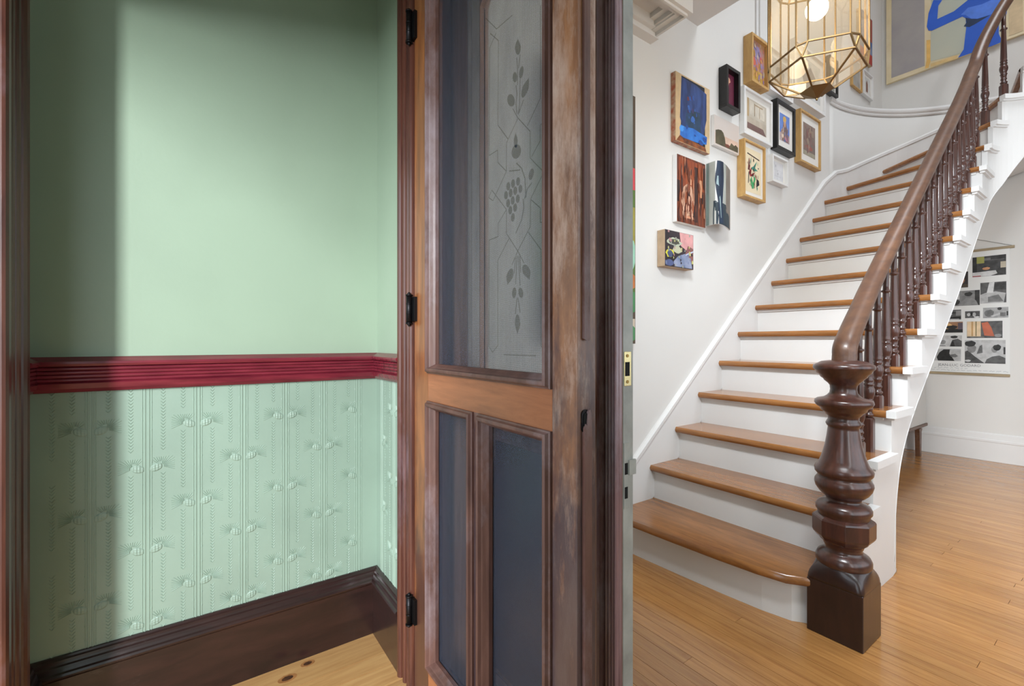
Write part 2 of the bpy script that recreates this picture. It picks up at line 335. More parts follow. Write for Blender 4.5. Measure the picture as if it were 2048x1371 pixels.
w3o = struct('added_window_3', w3, M['trimwhite'], 'added tall narrow white framed window beside the front door')  # unseen window, added so frontal light reaches the stairs
for a, b in ((.49, 1.48), (1.52, 2.51)): MB().box(.72, 1.18, .638, .642, a, b).build('added_window_pane', M['pane'], w3o)
w4o = struct('added_window_4', MB().box(-1.25, .11, .62, .68, 2.56, 2.59).box(-1.25, .11, .62, .68, 2.90, 2.93).box(-1.25, -1.22, .62, .68, 2.59, 2.90).box(.08, .11, .62, .68, 2.59, 2.90).box(-.585, -.555, .62, .68, 2.59, 2.90), M['trimwhite'], 'added fanlight window above the double doors')  # unseen glazing, added to house the riser fill lamp
for a, b in ((-1.22, -.585), (-.555, .08)): MB().box(a, b, .648, .652, 2.59, 2.90).build('added_window_pane', M['pane'], w4o)
struct('ground', MB().box(-5, 5, -9, OY-.26, -.3, -.16), M['concrete'], 'porch ground outside the vestibule')

# ------------------------------------------------------------------ floors, board by board
fl = struct('floor_vestibule', MB().box(-1.8, .7, OY-.26, .66, -.12, -.022), M['gap'], 'knotty pine floorboards of the vestibule')
ed = [-1.66, -1.518, -1.451, -1.365]
while ed[-1] < .5: ed.append(ed[-1]+(.118 if len(ed) % 2 else .104))
for a, b in zip(ed[:-1], ed[1:]):
    MB().box(-(b-a)/2+.0016, (b-a)/2-.0016, -.60, .66, -.022, 0).build('floorboard', M['pine'], fl).location = ((a+b)/2, 0, 0)
M['knot'] = paint('pine knot', (62,38,26), .5, .2, 60, c2=(96,60,36))
M['knotring'] = paint('pine knot ring', (150,98,56), .4, .1, 40, c2=(176,122,74))
fb0 = [c for c in fl.children][0]
for kx, ky, ra, rb in ((-1.609,.311,.0085,.013),(-1.574,.245,.010,.0165),(-1.40,-.05,.009,.014)):
    for m_, s_, zz in ((M['knotring'], 1.7, .0003), (M['knot'], 1.0, .0006)):
        MB().prism([(kx+ra*s_*math.cos(2*PI*i/20)*(1+.08*math.sin(3*i)), ky+rb*s_*math.sin(2*PI*i/20), zz-.0006) for i in range(20)], (0,0,.0006)).build('knot', m_, fl)
fh = struct('floor', MB().box(-1.8, 1.45, .66, 5.9, -.12, -.020), M['gap'], 'honey coloured narrow strip wood floor of the stair hall')
BWID = .0508; meshes = {}
rows = int((5.82-.66)/BWID)
for r in range(rows):
    y = .66+(r+.5)*BWID
    joints = [-1.64] + ([random.choice([-.9,-.62,-.35,-.08,.2])+random.uniform(-.02,.02)] if r % 3 else [random.uniform(.3,.9)]) + [1.30]
    joints = [round(q, 2) for q in joints]
    for a, b in zip(joints[:-1], joints[1:]):
        key = round(b-a, 2)
        if key not in meshes:
            o = MB().box(-key/2+.0006, key/2-.0006, -BWID/2+.0007, BWID/2-.0007, -.02, 0).build('floorboard', M['hallfloor'], fh); meshes[key] = o.data
        else:
            o = bpy.data.objects.new('floorboard', meshes[key]); COL.objects.link(o); o.parent = fh
        o.location = ((a+b)/2, y, random.uniform(-.0005, .0002))
tag(MB().box(-1.30, .13, .60, .735, 0, .012).build('threshold_sill', M['casing']), 'brown wooden sill under the double doors', kind='structure')
bpy.data.objects['threshold_sill'].name = 'trim_1'

# ------------------------------------------------------------------ vestibule mouldings
cpath = [(-1.556, OY), (VX, OY), (VX, DY), (-1.395, DY)]
def reeds(z0, z1, n, d, amp):
    out = []
    for i in range(n):
        for k in range(6):
            t = PI*k/5; out.append((d+amp*math.sin(t), z0+(z1-z0)*(i+(1-math.cos(t))/2)/n))
    return out
dado = [(0,.921),(.012,.923),(.020,.932),(.024,.946)]+reeds(.950,.990,4,.017,.005)+[(.020,.9905),(.028,.992),(.031,.998),(.030,1.004),(0,1.016)]
struct('trim_2', MB().loft(sweep_xy(dado, cpath), smooth=False), M['red'], 'oxblood red reeded dado rail across the green wall')
base = [(0,0),(.024,0),(.024,.178),(.027,.181),(.032,.186),(.033,.191),(.030,.196),(.025,.199),(.022,.205),(.020,.211),(.016,.214),(.014,.219),(.013,.224),(.009,.227),(.006,.231),(0,.232)]
struct('baseboard_left', MB().loft(sweep_xy(base, cpath), smooth=False), M['skirt'], 'dark brown moulded skirting board below the green wall')
def casing_profile(x0, x1, y, proud):
    """reeded architrave plan from x0 to x1, standing proud of plane y towards -Y"""
    pts = [(x0, y), (x0, y-proud*.55)]; w = x1-x0
    for a, b, h in ((0,.26,.45),(.26,.34,.0),(.34,.52,.3),(.52,.58,.0),(.58,.74,.25),(.74,.80,.0),(.80,1.0,.35)):
        if h == 0: pts += [(x0+w*a, y-proud*.5), (x0+w*b, y-proud*.5)]; continue
        for k in range(7):
            t = PI*k/6; pts.append((x0+w*(a+(b-a)*(1-math.cos(t))/2), y-proud*.55-proud*h*math.sin(t)))
    pts += [(x1, y)]
    return pts
struct('trim_3', MB().prism([(x, y, 0) for x, y in casing_profile(-1.397, -1.287, DY+.002, .032)], (0,0,2.55)), M['casing'], 'reeded brown door casing on the hinge side of the screen door')
struct('trim_9', MB().box(-1.387, -1.302, .593, .742, 0, 2.5), M['innerwood'], 'dark brown door jamb between the two door leaves')
cp = [(x, 2*OY-y, 0) for x, y in casing_profile(-1.558, -1.40, OY, .03)]
struct('trim_4', MB().prism(cp, (0,0,2.1)), M['casing'], 'brown casing of the outer doorway at the left edge')

# embossed wallpaper relief below the dado rail (fine raised pattern on the wall)
def emboss(parent, place, cols, s0, s1, z0, z1, name):
    mb = MB()
    def q(s, z, d): return place(s, z, d)
    def rib(s, w, d, za, zb):
        mb.loft([[q(s-w/2, z, -.0002), q(s-w*.2, z, d), q(s+w*.2, z, d), q(s+w/2, z, -.0002)] for z in (za, zb)], smooth=False)
    def seg(a, b, w, d):
        dx, dz = b[0]-a[0], b[1]-a[1]; l = math.hypot(dx, dz) or 1; nx, nz = -dz/l*w/2, dx/l*w/2
        mb.loft([[q(p[0]-nx, p[1]-nz, -.0002), q(p[0], p[1], d*(1 if p is a else .55)), q(p[0]+nx, p[1]+nz, -.0002)] for p in (a, b)], smooth=False)
    for ci, (sc, zs) in enumerate(cols):
        for ds, w, d in ((-.0045,.005,.0016),(.0045,.005,.0016),(-.0105,.0028,.0012),(.0105,.0028,.0012)):
            if s0+.004 < sc+ds < s1-.004: rib(sc+ds, w, d, z0, z1)
        for sg in (-1, 1):
            for kz in range(int((z1-z0)/.045)):
                z = z0+.02+kz*.045+(.01 if sg > 0 else 0)+random.uniform(-.01,.01); s = sc+sg*.0105
                if s0+.006 < s < s1-.006 and z < z1-.01: seg((s, z), (s, z+.005), .005, .002)
            sb = sc+sg*.0362
            if s0+.008 < sb < s1-.008:
                z = z0+.006
                while z < z1-.008:
                    if not any(-.030 < z-zm < .034 for zm in zs):
                        seg((sb, z), (sb-.0055, z+.006), .0032, .0019); seg((sb, z), (sb+.0058, z+.0065), .0032, .0019)
                    z += .0090
            for zm in zs:
                cs = sc+sg*.0205
                if not (s0+.03 < cs < s1-.03): continue
                # cone of overlapping scales
                rr = []
                for k in range(19):
                    u = -1+2*k/18; rad = math.sqrt(max(0, 1-u*u)); row = []
                    for i in range(15):
                        a = PI*i/14; w = math.cos(a)
                        row.append(q(cs+sg*.0150*u, zm-.009+.0030*u+.0115*rad*w, max(-.0002, rad*math.sin(a)*(.0031+.0018*math.sin(6.5*(u+w*.75))*math.sin(6.5*(u-w*.75))))))
                    rr.append(row)
                mb.loft(rr, smooth=True, cap=False, closed=False)
                # needle fan
                ob = (cs+sg*.012, zm-.006)
                for k in range(15):
                    a = math.radians(-24+k*11.5)
                    ex, ez = math.cos(a), math.sin(a)
                    lim = min((.031/ex if ex > 0 else (.022/-ex if ex < 0 else 9)), (.026/ez if ez > 0 else (.016/-ez if ez < 0 else 9)))
                    st = .006 if ex > 0 else .014
                    if lim > st+.004: seg((ob[0]+sg*ex*st, ob[1]+ez*st), (ob[0]+sg*ex*lim, ob[1]+ez*lim), .0028, .0018)
    o = mb.build(name, M['greenpaper'], parent, fix=False); o['kind'] = 'stuff'; return o
cols = []
for k in range(8):
    s = -.3435+.1192*k
    cols.append((s, [.704, .471, .262] if k % 2 == 0 else [.822, .586, .345]))
cols = [(s if k else -.335, z) for k, (s, z) in enumerate(cols)]
tmp = MB(); tmp.box(VX, VX+.0008, OY+.001, DY-.001, .22, .93); tmp.build('wallpaper', M['greenpaper'], wl)
emboss(wl, lambda s, z, d: (VX+.0008+d, s, z), cols, OY+.03, DY-.03, .225, .928, 'wallpaper_relief')
MB().box(VX, -1.397, DY-.0008, DY, .22, .93).build('wallpaper', M['greenpaper'], wdo)
emboss(wdo, lambda s, z, d: (s, DY-.0008-d, z), [(-1.61, [.704,.471]), (-1.49, [.822,.586,.345])], VX+.03, -1.40, .225, .928, 'wallpaper_relief')

# ------------------------------------------------------------------ screen door (door_1)
d1 = thing('door_1', (-1.283, .545, 0), 'brown wooden screen door with one tall mesh panel above two low mesh panels', 'door', kind='structure')
F0, F1 = .545, .590
DT = 2.46
def part(mb, name, mat, parent, bevel=0):
    return mb.build(name, mat, parent, bevel=bevel)
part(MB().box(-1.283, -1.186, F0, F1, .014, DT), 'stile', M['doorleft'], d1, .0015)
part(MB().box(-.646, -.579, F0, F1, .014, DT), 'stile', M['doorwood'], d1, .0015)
part(MB().box(-1.186, -.646, F0+.0004, F1, .890, .968), 'rail', M['doorrail'], d1)
part(MB().box(-1.186, -.646, F0+.0004, F1, .014, .138), 'rail', M['doorrail'], d1)
part(MB().box(-1.186, -.646, F0+.0004, F1, 2.34, DT), 'rail', M['doorrail'], d1)
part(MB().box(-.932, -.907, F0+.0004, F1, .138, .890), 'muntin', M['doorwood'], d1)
def frame_mould(x0, x1, z0, z1, prof):
    rings = []
    for cx, cz, sx, sz in ((x0,z0,1,1),(x1,z0,-1,1),(x1,z1,-1,-1),(x0,z1,1,-1),(x0,z0,1,1)):
        rings.append([(cx+sx*i, y, cz+sz*i) for i, y in prof])
    return MB().loft(rings, smooth=False, cap=False)
def bolection(y, w=.026, proud=.014, back=.014):
    p = [(0, y+.004), (0, y-proud*.35), (w*.12, y-proud*.5), (w*.18, y-proud*.75)]
    p += [(w*(.18+.4*(1-math.cos(PI*k/5))/2), y-proud*.75-proud*.3*math.sin(PI*k/5)) for k in range(6)]
    p += [(w*.64, y-proud*.4), (w*.72, y-proud*.2), (w*.86, y+back*.3), (w, y+back*.7), (w, y+back+.006)]
    return p
for nm, (x0, x1, z0, z1) in {'u': (-1.186,-.646,.968,2.34), 'l': (-1.186,-.932,.138,.890), 'r': (-.907,-.646,.138,.890)}.items():
    part(frame_mould(x0, x1, z0, z1, bolection(F0, .026)), 'panel_moulding', M['mould'], d1)
    sc_ = MB().box(x0+.01, x1-.01, F0+.0225, F0+.0230, z0+.01, z1-.01); part(sc_, 'mesh_panel', M['screen'], d1)
for a, b in ((2.047,1.943),(1.201,1.105),(.304,.207)):
    hx, hy = -1.288, .530; hg = MB()
    hg.cyl((hx,hy,b+.008), (hx,hy,a-.008), .0085)
    for zz in (b+.036, b+.064): hg.cyl((hx,hy,zz-.0012), (hx,hy,zz+.0012), .0093)
    for zz, s_ in ((a-.008,1),(b+.008,-1)): hg.cyl((hx,hy,zz), (hx,hy,zz+s_*.004), .0105); hg.cyl((hx,hy,zz+s_*.004), (hx,hy,zz+s_*.011), .007, r2=.002)
    hg.box(hx, hx+.026, hy+.006, F0-.0003, b+.012, a-.012)
    part(hg, 'hinge', M['iron'], d1)
part(MB().prism([(-.579,.557,1.062),(-.579,.571,1.058),(-.5735,.571,1.060),(-.5725,.564,1.057),(-.5735,.557,1.061)], (0,0,DT-1.06)), 'astragal_strip', M['mould'], d1)
jag = [(.557,.905),(.560,.913),(.563,.910),(.566,.934),(.570,.938),(.573,.931),(.5745,.902)]
jb = MB(); jb.prism([(-.579,.557,.014),(-.579,.5745,.014)]+[(-.579,y,z) for y, z in jag[::-1]], (.0065,0,0)); part(jb, 'astragal_strip', M['mould'], d1)
lp = [(.5-.5,0)]
oval = [(.5625+.0085*math.cos(t), .917+(.012 if math.sin(t) >= 0 else -.012)+.0085*math.sin(t)) for t in [2*PI*k/20 for k in range(20)]]
lpo = part(MB().prism([(-.5795,y,z) for y, z in oval], (.0025,0,0)), 'latch_plate', M['iron'], d1)
part(MB().prism([(-.577,.5625+(y-.5625)*.5,.917+(z-.917)*.72) for y, z in oval], (.002,0,0)), 'latch_slot', M['dark'], lpo)
adopt(d1)

# ------------------------------------------------------------------ inner door leaf with etched glass (door_2)
d2 = thing('door_2', (-1.30, .675, 0), 'dark inner door leaf with a frosted etched glass panel behind the screen', 'door', kind='structure')
I0, I1 = .675, .702
GXa, GXb, GZa, GZb = -1.118, -.757, .935, 2.115
part(MB().box(-1.30, GXa, I0, I1, .014, DT), 'stile', M['innerwood'], d2)
part(MB().box(GXb, -.5922, I0, I1, .014, DT), 'stile', M['innerwood'], d2)
part(MB().box(GXa, GXb, I0, I1, .79, GZa), 'rail', M['innerwood'], d2)
part(MB().box(GXa, GXb, I0, I1, .014, .16), 'rail', M['innerwood'], d2)
tr = MB().box(GXa, GXb, I0, I1, GZb, DT)
for sx, x in ((1, GXa), (-1, GXb)): tr.prism([(x,I0,GZb), (x,I0,GZb-.10), (x+sx*.085,I0,GZb)], (0,I1-I0,0))
part(tr, 'rail', M['innerwood'], d2)
part(MB().box(GXa, GXb, I0+.008, I1-.005, .16, .79), 'panel', M['skirt'], d2)
part(frame_mould(GXa-.06, GXb+.06, GZa-.05, GZb+.08, [(0,I0),(0,I0-.008),(.014,I0-.013),(.026,I0-.009),(.036,I0-.013),(.050,I0-.005),(.058,I0+.002),(.058,I0+.01)]), 'panel_moulding', M['mould_lit'], d2)
part(frame_mould(GXa-.03, GXb+.03, .13, .82, [(0,I0),(0,I0-.008),(.014,I0-.012),(.03,I0-.003),(.03,I0+.006)]), 'panel_moulding', M['mould'], d2)
gp = part(MB().box(GXa, GXb, .688, .692, GZa, GZb), 'glass_pane', M['frost'], d2)
em = MB()
def etch_line(pts, w, y):
    for a, b in zip(pts[:-1], pts[1:]):
        dx, dz = b[0]-a[0], b[1]-a[1]; l = math.hypot(dx, dz)
        if l < 1e-6: continue
        nx, nz = -dz/l*w/2, dx/l*w/2
        em.add([(a[0]-nx,y,a[1]-nz),(b[0]-nx,y,b[1]-nz),(b[0]+nx,y,b[1]+nz),(a[0]+nx,y,a[1]+nz)], [(0,1,2,3)])
ETCH_LINES = [[(-1.0845, 1.9246), (-1.0417, 1.8806), (-1.0452, 1.6512), (-0.9957, 1.5945)], [(-1.0541, 1.9091), (-1.0871, 1.8843), (-1.0897, 1.5822), (-1.0466, 1.5827), (-1.0452, 1.5484), (-1.0034, 1.5113)], [(-0.9519, 1.6314), (-0.9957, 1.5939), (-1.0035, 1.5863), (-1.0035, 1.5281), (-1.0034, 1.5113), (-1.0546, 1.4637)], [(-0.9739, 1.666), (-0.9519, 1.6339), (-0.8988, 1.5783), (-0.8988, 1.5122), (-0.8455, 1.4612), (-0.8941, 1.413), (-0.8971, 1.4094), (-0.8586, 1.3786), (-0.8586, 1.3432), (-0.8444, 1.342)], [(-0.8579, 1.8667), (-0.8579, 1.6435), (-0.9098, 1.5972)], [(-0.8455, 1.5788), (-0.8594, 1.5788), (-0.8594, 1.5408), (-0.8936, 1.513)], [(-1.1081, 1.9813), (-1.0516, 1.9186), (-0.9761, 1.9123)], [(-1.0568, 1.4614), (-1.0698, 1.4494), (-1.0917, 1.4642), (-1.076, 1.4811), (-1.0034, 1.4094), (-1.044, 1.38), (-1.044, 1.3443), (-1.0901, 1.3433), (-1.0901, 1.043), (-1.0721, 1.0264), (-1.0455, 1.0454), (-1.0455, 1.2797), (-0.9915, 1.3292)], [(-1.0034, 1.4094), (-1.0034, 1.3454), (-0.9509, 1.289), (-0.9238, 1.2543)], [(-0.8971, 1.4094), (-0.8983, 1.3417), (-0.9509, 1.2909), (-0.9777, 1.258)], [(-0.9063, 1.3295), (-0.8557, 1.2771), (-0.8557, 1.0467), (-0.8444, 1.0307)], [(-1.0162, 1.0214), (-0.8761, 1.0217)]]
ETCH_STEMS = [[(-0.9562, 1.7911), (-0.9519, 1.7609), (-0.9519, 1.7177)], [(-0.9411, 1.7909), (-0.9476, 1.7588)], [(-0.9411, 1.7304), (-0.9433, 1.6633), (-0.9497, 1.6406)], [(-0.9593, 1.7212), (-0.9549, 1.6962), (-0.9593, 1.6752), (-0.9549, 1.6453)], [(-0.9263, 1.6685), (-0.9497, 1.6406)], [(-0.9608, 1.3372), (-0.9346, 1.3664), (-0.9251, 1.3946), (-0.9282, 1.4181)], [(-0.9219, 1.4165), (-0.9094, 1.4395), (-0.891, 1.4492)], [(-0.9156, 1.4186), (-0.9206, 1.469), (-0.9346, 1.4979), (-0.9575, 1.5186)], [(-0.9915, 1.508), (-0.9411, 1.4957)], [(-0.9608, 1.275), (-0.9675, 1.2332)], [(-0.9542, 1.2779), (-0.9608, 1.2052)], [(-0.9489, 1.2771), (-0.9411, 1.1993)], [(-0.9424, 1.2761), (-0.9379, 1.2334)], [(-0.9542, 1.1697), (-0.9622, 1.1276)], [(-0.9502, 1.1694), (-0.9411, 1.1304)]]
ETCH_LEAVES = [[(-0.9377, 1.8093), (-0.939, 1.8007), (-0.9425, 1.7951), (-0.9477, 1.7936), (-0.9535, 1.7966), (-0.9587, 1.8035), (-0.9624, 1.8129), (-0.9637, 1.8231), (-0.959, 1.83), (-0.9531, 1.8343), (-0.9507, 1.8372), (-0.9504, 1.8371), (-0.9481, 1.8316), (-0.9423, 1.821)], [(-0.9536, 1.7389), (-0.9546, 1.7336), (-0.9574, 1.7303), (-0.9614, 1.7296), (-0.9659, 1.7317), (-0.97, 1.7362), (-0.9729, 1.7422), (-0.9739, 1.7485), (-0.9729, 1.7539), (-0.97, 1.7571), (-0.9659, 1.7577), (-0.9614, 1.7556), (-0.9574, 1.751), (-0.9546, 1.7451)], [(-0.9269, 1.7378), (-0.9298, 1.7324), (-0.9338, 1.7291), (-0.9382, 1.7285), (-0.9422, 1.7308), (-0.9448, 1.7355), (-0.9456, 1.7416), (-0.9444, 1.7481), (-0.9415, 1.7535), (-0.9374, 1.7567), (-0.9329, 1.7572), (-0.9291, 1.7549), (-0.9265, 1.7502), (-0.9257, 1.7441)], [(-0.9047, 1.6874), (-0.912, 1.6798), (-0.9203, 1.6751), (-0.9282, 1.6745), (-0.9339, 1.6781), (-0.9362, 1.6852), (-0.9348, 1.6944), (-0.9299, 1.7038), (-0.9192, 1.7093), (-0.9087, 1.7123), (-0.9038, 1.7145), (-0.9035, 1.7143), (-0.9039, 1.7091), (-0.9031, 1.6987)], [(-0.9647, 1.6853), (-0.9647, 1.6781), (-0.9679, 1.6734), (-0.9739, 1.6723), (-0.9814, 1.6748), (-0.989, 1.6807), (-0.9952, 1.6887), (-0.9987, 1.6973), (-0.9988, 1.7047), (-0.9954, 1.7093), (-0.9893, 1.7104), (-0.9817, 1.7076), (-0.9741, 1.7016), (-0.9681, 1.6937)], [(-0.9372, 1.5391), (-0.9416, 1.5328), (-0.9492, 1.5294), (-0.9585, 1.5297), (-0.9678, 1.5337), (-0.9751, 1.5406), (-0.9789, 1.5491), (-0.9785, 1.5575), (-0.9739, 1.564), (-0.966, 1.5672), (-0.9566, 1.5667), (-0.9475, 1.5625), (-0.9404, 1.5556), (-0.9368, 1.5473)], [(-0.9514, 1.5753), (-0.9523, 1.5668), (-0.9547, 1.5606), (-0.9582, 1.5579), (-0.9621, 1.5592), (-0.9657, 1.5644), (-0.9681, 1.5724), (-0.969, 1.5817), (-0.9658, 1.5894), (-0.9619, 1.5951), (-0.9603, 1.5984), (-0.9601, 1.5984), (-0.9585, 1.5938), (-0.9545, 1.5853)], [(-0.8846, 1.4664), (-0.8877, 1.4612), (-0.8921, 1.4577), (-0.8969, 1.4568), (-0.9011, 1.4586), (-0.904, 1.4628), (-0.9049, 1.4685), (-0.9036, 1.4745), (-0.9004, 1.4798), (-0.896, 1.4831), (-0.8913, 1.4839), (-0.8871, 1.4821), (-0.8843, 1.478), (-0.8834, 1.4723)], [(-0.9734, 1.2238), (-0.9831, 1.2161), (-0.9933, 1.2105), (-0.998, 1.2071), (-0.9984, 1.2072), (-0.999, 1.212), (-1.0021, 1.2212), (-1.0029, 1.2318), (-0.9968, 1.2405), (-0.989, 1.2466), (-0.9812, 1.249), (-0.9747, 1.2471), (-0.9709, 1.2415), (-0.9705, 1.2332)], [(-0.8974, 1.2316), (-0.8978, 1.2222), (-0.9005, 1.2143), (-0.901, 1.21), (-0.9013, 1.21), (-0.9063, 1.2137), (-0.9172, 1.2202), (-0.9279, 1.2287), (-0.9315, 1.2381), (-0.9314, 1.2458), (-0.9275, 1.2504), (-0.9206, 1.251), (-0.9122, 1.2474), (-0.9039, 1.2405)], [(-0.9575, 1.1824), (-0.9592, 1.1763), (-0.9624, 1.1717), (-0.9665, 1.1694), (-0.9706, 1.1699), (-0.9741, 1.1731), (-0.9761, 1.1784), (-0.9763, 1.1848), (-0.9746, 1.1909), (-0.9714, 1.1955), (-0.9673, 1.1977), (-0.9631, 1.1971), (-0.9597, 1.1939), (-0.9577, 1.1886)], [(-0.9277, 1.181), (-0.9274, 1.1752), (-0.9291, 1.1705), (-0.9325, 1.1679), (-0.9371, 1.1679), (-0.9418, 1.1705), (-0.9458, 1.1752), (-0.9482, 1.1811), (-0.9485, 1.187), (-0.9468, 1.1917), (-0.9432, 1.1943), (-0.9387, 1.1942), (-0.934, 1.1915), (-0.9301, 1.1868)], [(-0.9404, 1.1005), (-0.9446, 1.0893), (-0.9499, 1.0803), (-0.9521, 1.0753), (-0.9523, 1.0753), (-0.9545, 1.0804), (-0.9599, 1.0896), (-0.9642, 1.1012), (-0.963, 1.1127), (-0.9596, 1.1217), (-0.9549, 1.1266), (-0.9496, 1.1263), (-0.9449, 1.121), (-0.9416, 1.1118)], [(-0.9853, 1.466), (-0.9866, 1.4614), (-0.9895, 1.4583), (-0.9933, 1.4572), (-0.9973, 1.4585), (-1.0008, 1.4617), (-1.0029, 1.4664), (-1.0034, 1.4716), (-1.002, 1.4762), (-0.9991, 1.4793), (-0.9952, 1.4803), (-0.9912, 1.4791), (-0.9878, 1.4758), (-0.9857, 1.4711)], [(-0.9635, 1.4669), (-0.9648, 1.4624), (-0.9676, 1.4594), (-0.9713, 1.4583), (-0.9752, 1.4595), (-0.9786, 1.4627), (-0.9807, 1.4674), (-0.9811, 1.4725), (-0.9798, 1.477), (-0.9769, 1.4801), (-0.9732, 1.4811), (-0.9693, 1.4798), (-0.966, 1.4766), (-0.9639, 1.472)], [(-0.9411, 1.4659), (-0.9424, 1.4615), (-0.9451, 1.4585), (-0.9487, 1.4574), (-0.9525, 1.4586), (-0.9557, 1.4618), (-0.9577, 1.4663), (-0.9582, 1.4714), (-0.9569, 1.4758), (-0.9541, 1.4789), (-0.9505, 1.4798), (-0.9467, 1.4786), (-0.9435, 1.4754), (-0.9415, 1.4709)], [(-0.9957, 1.4451), (-0.997, 1.4404), (-0.9999, 1.4372), (-1.0038, 1.4361), (-1.0079, 1.4373), (-1.0114, 1.4405), (-1.0136, 1.4452), (-1.0141, 1.4504), (-1.0127, 1.4551), (-1.0097, 1.4583), (-1.0058, 1.4594), (-1.0017, 1.4581), (-0.9983, 1.4549), (-0.9961, 1.4502)], [(-0.9743, 1.4453), (-0.9756, 1.4408), (-0.9784, 1.4376), (-0.9822, 1.4365), (-0.9862, 1.4377), (-0.9896, 1.4409), (-0.9917, 1.4455), (-0.9922, 1.4506), (-0.9908, 1.4552), (-0.9879, 1.4583), (-0.9841, 1.4594), (-0.9802, 1.4582), (-0.9768, 1.455), (-0.9747, 1.4504)], [(-0.9535, 1.4456), (-0.9548, 1.4411), (-0.9576, 1.438), (-0.9612, 1.4369), (-0.9651, 1.438), (-0.9684, 1.4412), (-0.9705, 1.4457), (-0.9709, 1.4508), (-0.9696, 1.4553), (-0.9668, 1.4584), (-0.9631, 1.4595), (-0.9593, 1.4583), (-0.956, 1.4551), (-0.954, 1.4506)], [(-0.9314, 1.4445), (-0.9327, 1.4401), (-0.9353, 1.437), (-0.9389, 1.436), (-0.9426, 1.4371), (-0.9458, 1.4402), (-0.9478, 1.4447), (-0.9483, 1.4497), (-0.947, 1.4541), (-0.9443, 1.4572), (-0.9407, 1.4582), (-0.937, 1.457), (-0.9338, 1.4539), (-0.9318, 1.4494)], [(-0.9859, 1.4216), (-0.9873, 1.417), (-0.9901, 1.4137), (-0.994, 1.4126), (-0.998, 1.4137), (-1.0015, 1.4168), (-1.0036, 1.4215), (-1.0041, 1.4266), (-1.0027, 1.4313), (-0.9998, 1.4345), (-0.9959, 1.4356), (-0.9919, 1.4345), (-0.9885, 1.4313), (-0.9864, 1.4267)], [(-0.9649, 1.4233), (-0.9662, 1.4188), (-0.9689, 1.4156), (-0.9727, 1.4145), (-0.9766, 1.4155), (-0.9799, 1.4187), (-0.982, 1.4232), (-0.9825, 1.4283), (-0.9811, 1.4329), (-0.9783, 1.4361), (-0.9746, 1.4372), (-0.9707, 1.436), (-0.9673, 1.4329), (-0.9653, 1.4283)], [(-0.9424, 1.4222), (-0.9437, 1.4178), (-0.9464, 1.4146), (-0.95, 1.4135), (-0.9538, 1.4146), (-0.957, 1.4176), (-0.9591, 1.4221), (-0.9595, 1.4271), (-0.9582, 1.4317), (-0.9555, 1.4348), (-0.9518, 1.4359), (-0.948, 1.4347), (-0.9448, 1.4316), (-0.9428, 1.4272)], [(-0.9757, 1.4006), (-0.977, 1.396), (-0.9798, 1.3927), (-0.9836, 1.3915), (-0.9876, 1.3925), (-0.991, 1.3956), (-0.9931, 1.4002), (-0.9935, 1.4053), (-0.9922, 1.41), (-0.9893, 1.4132), (-0.9855, 1.4144), (-0.9815, 1.4133), (-0.9782, 1.4102), (-0.9761, 1.4056)], [(-0.9542, 1.4021), (-0.9555, 1.3975), (-0.9582, 1.3944), (-0.9619, 1.3932), (-0.9658, 1.3942), (-0.9691, 1.3972), (-0.9711, 1.4017), (-0.9716, 1.4068), (-0.9702, 1.4114), (-0.9675, 1.4145), (-0.9638, 1.4157), (-0.9599, 1.4146), (-0.9567, 1.4115), (-0.9546, 1.4071)], [(-0.9642, 1.3792), (-0.9655, 1.3746), (-0.9683, 1.3714), (-0.972, 1.3701), (-0.9759, 1.371), (-0.9793, 1.3741), (-0.9814, 1.3786), (-0.9818, 1.3836), (-0.9805, 1.3883), (-0.9776, 1.3915), (-0.9739, 1.3927), (-0.97, 1.3917), (-0.9667, 1.3887), (-0.9646, 1.3842)]]
PHOTOS = [(-0.9729, -0.7643, 1.6404, 1.818, 'desk'), (-0.9223, -0.7627, 1.3986, 1.5828, 'coat'), (-1.1189, -1.0011, 1.5526, 1.6972, 'face'), (-1.154, -0.9256, 1.3858, 1.5226, 'clerk'), (-1.0842, -1.0061, 1.7172, 1.8376, 'dark'), (-1.1879, -1.0472, 1.2606, 1.3521, 'crowd'), (-1.0213, -0.9251, 1.2712, 1.3339, 'crowd2'), (-0.9056, -0.7507, 1.2663, 1.3591, 'pair'), (-1.201, -1.0356, 1.1407, 1.2405, 'sunset'), (-1.0091, -0.7857, 1.0895, 1.2396, 'orange'), (-1.2274, -1.0418, 1.0112, 1.1154, 'hat'), (-1.2451, -1.048, 0.8778, 0.9899, 'dome'), (-1.0233, -0.7672, 0.8625, 1.0717, 'two')]
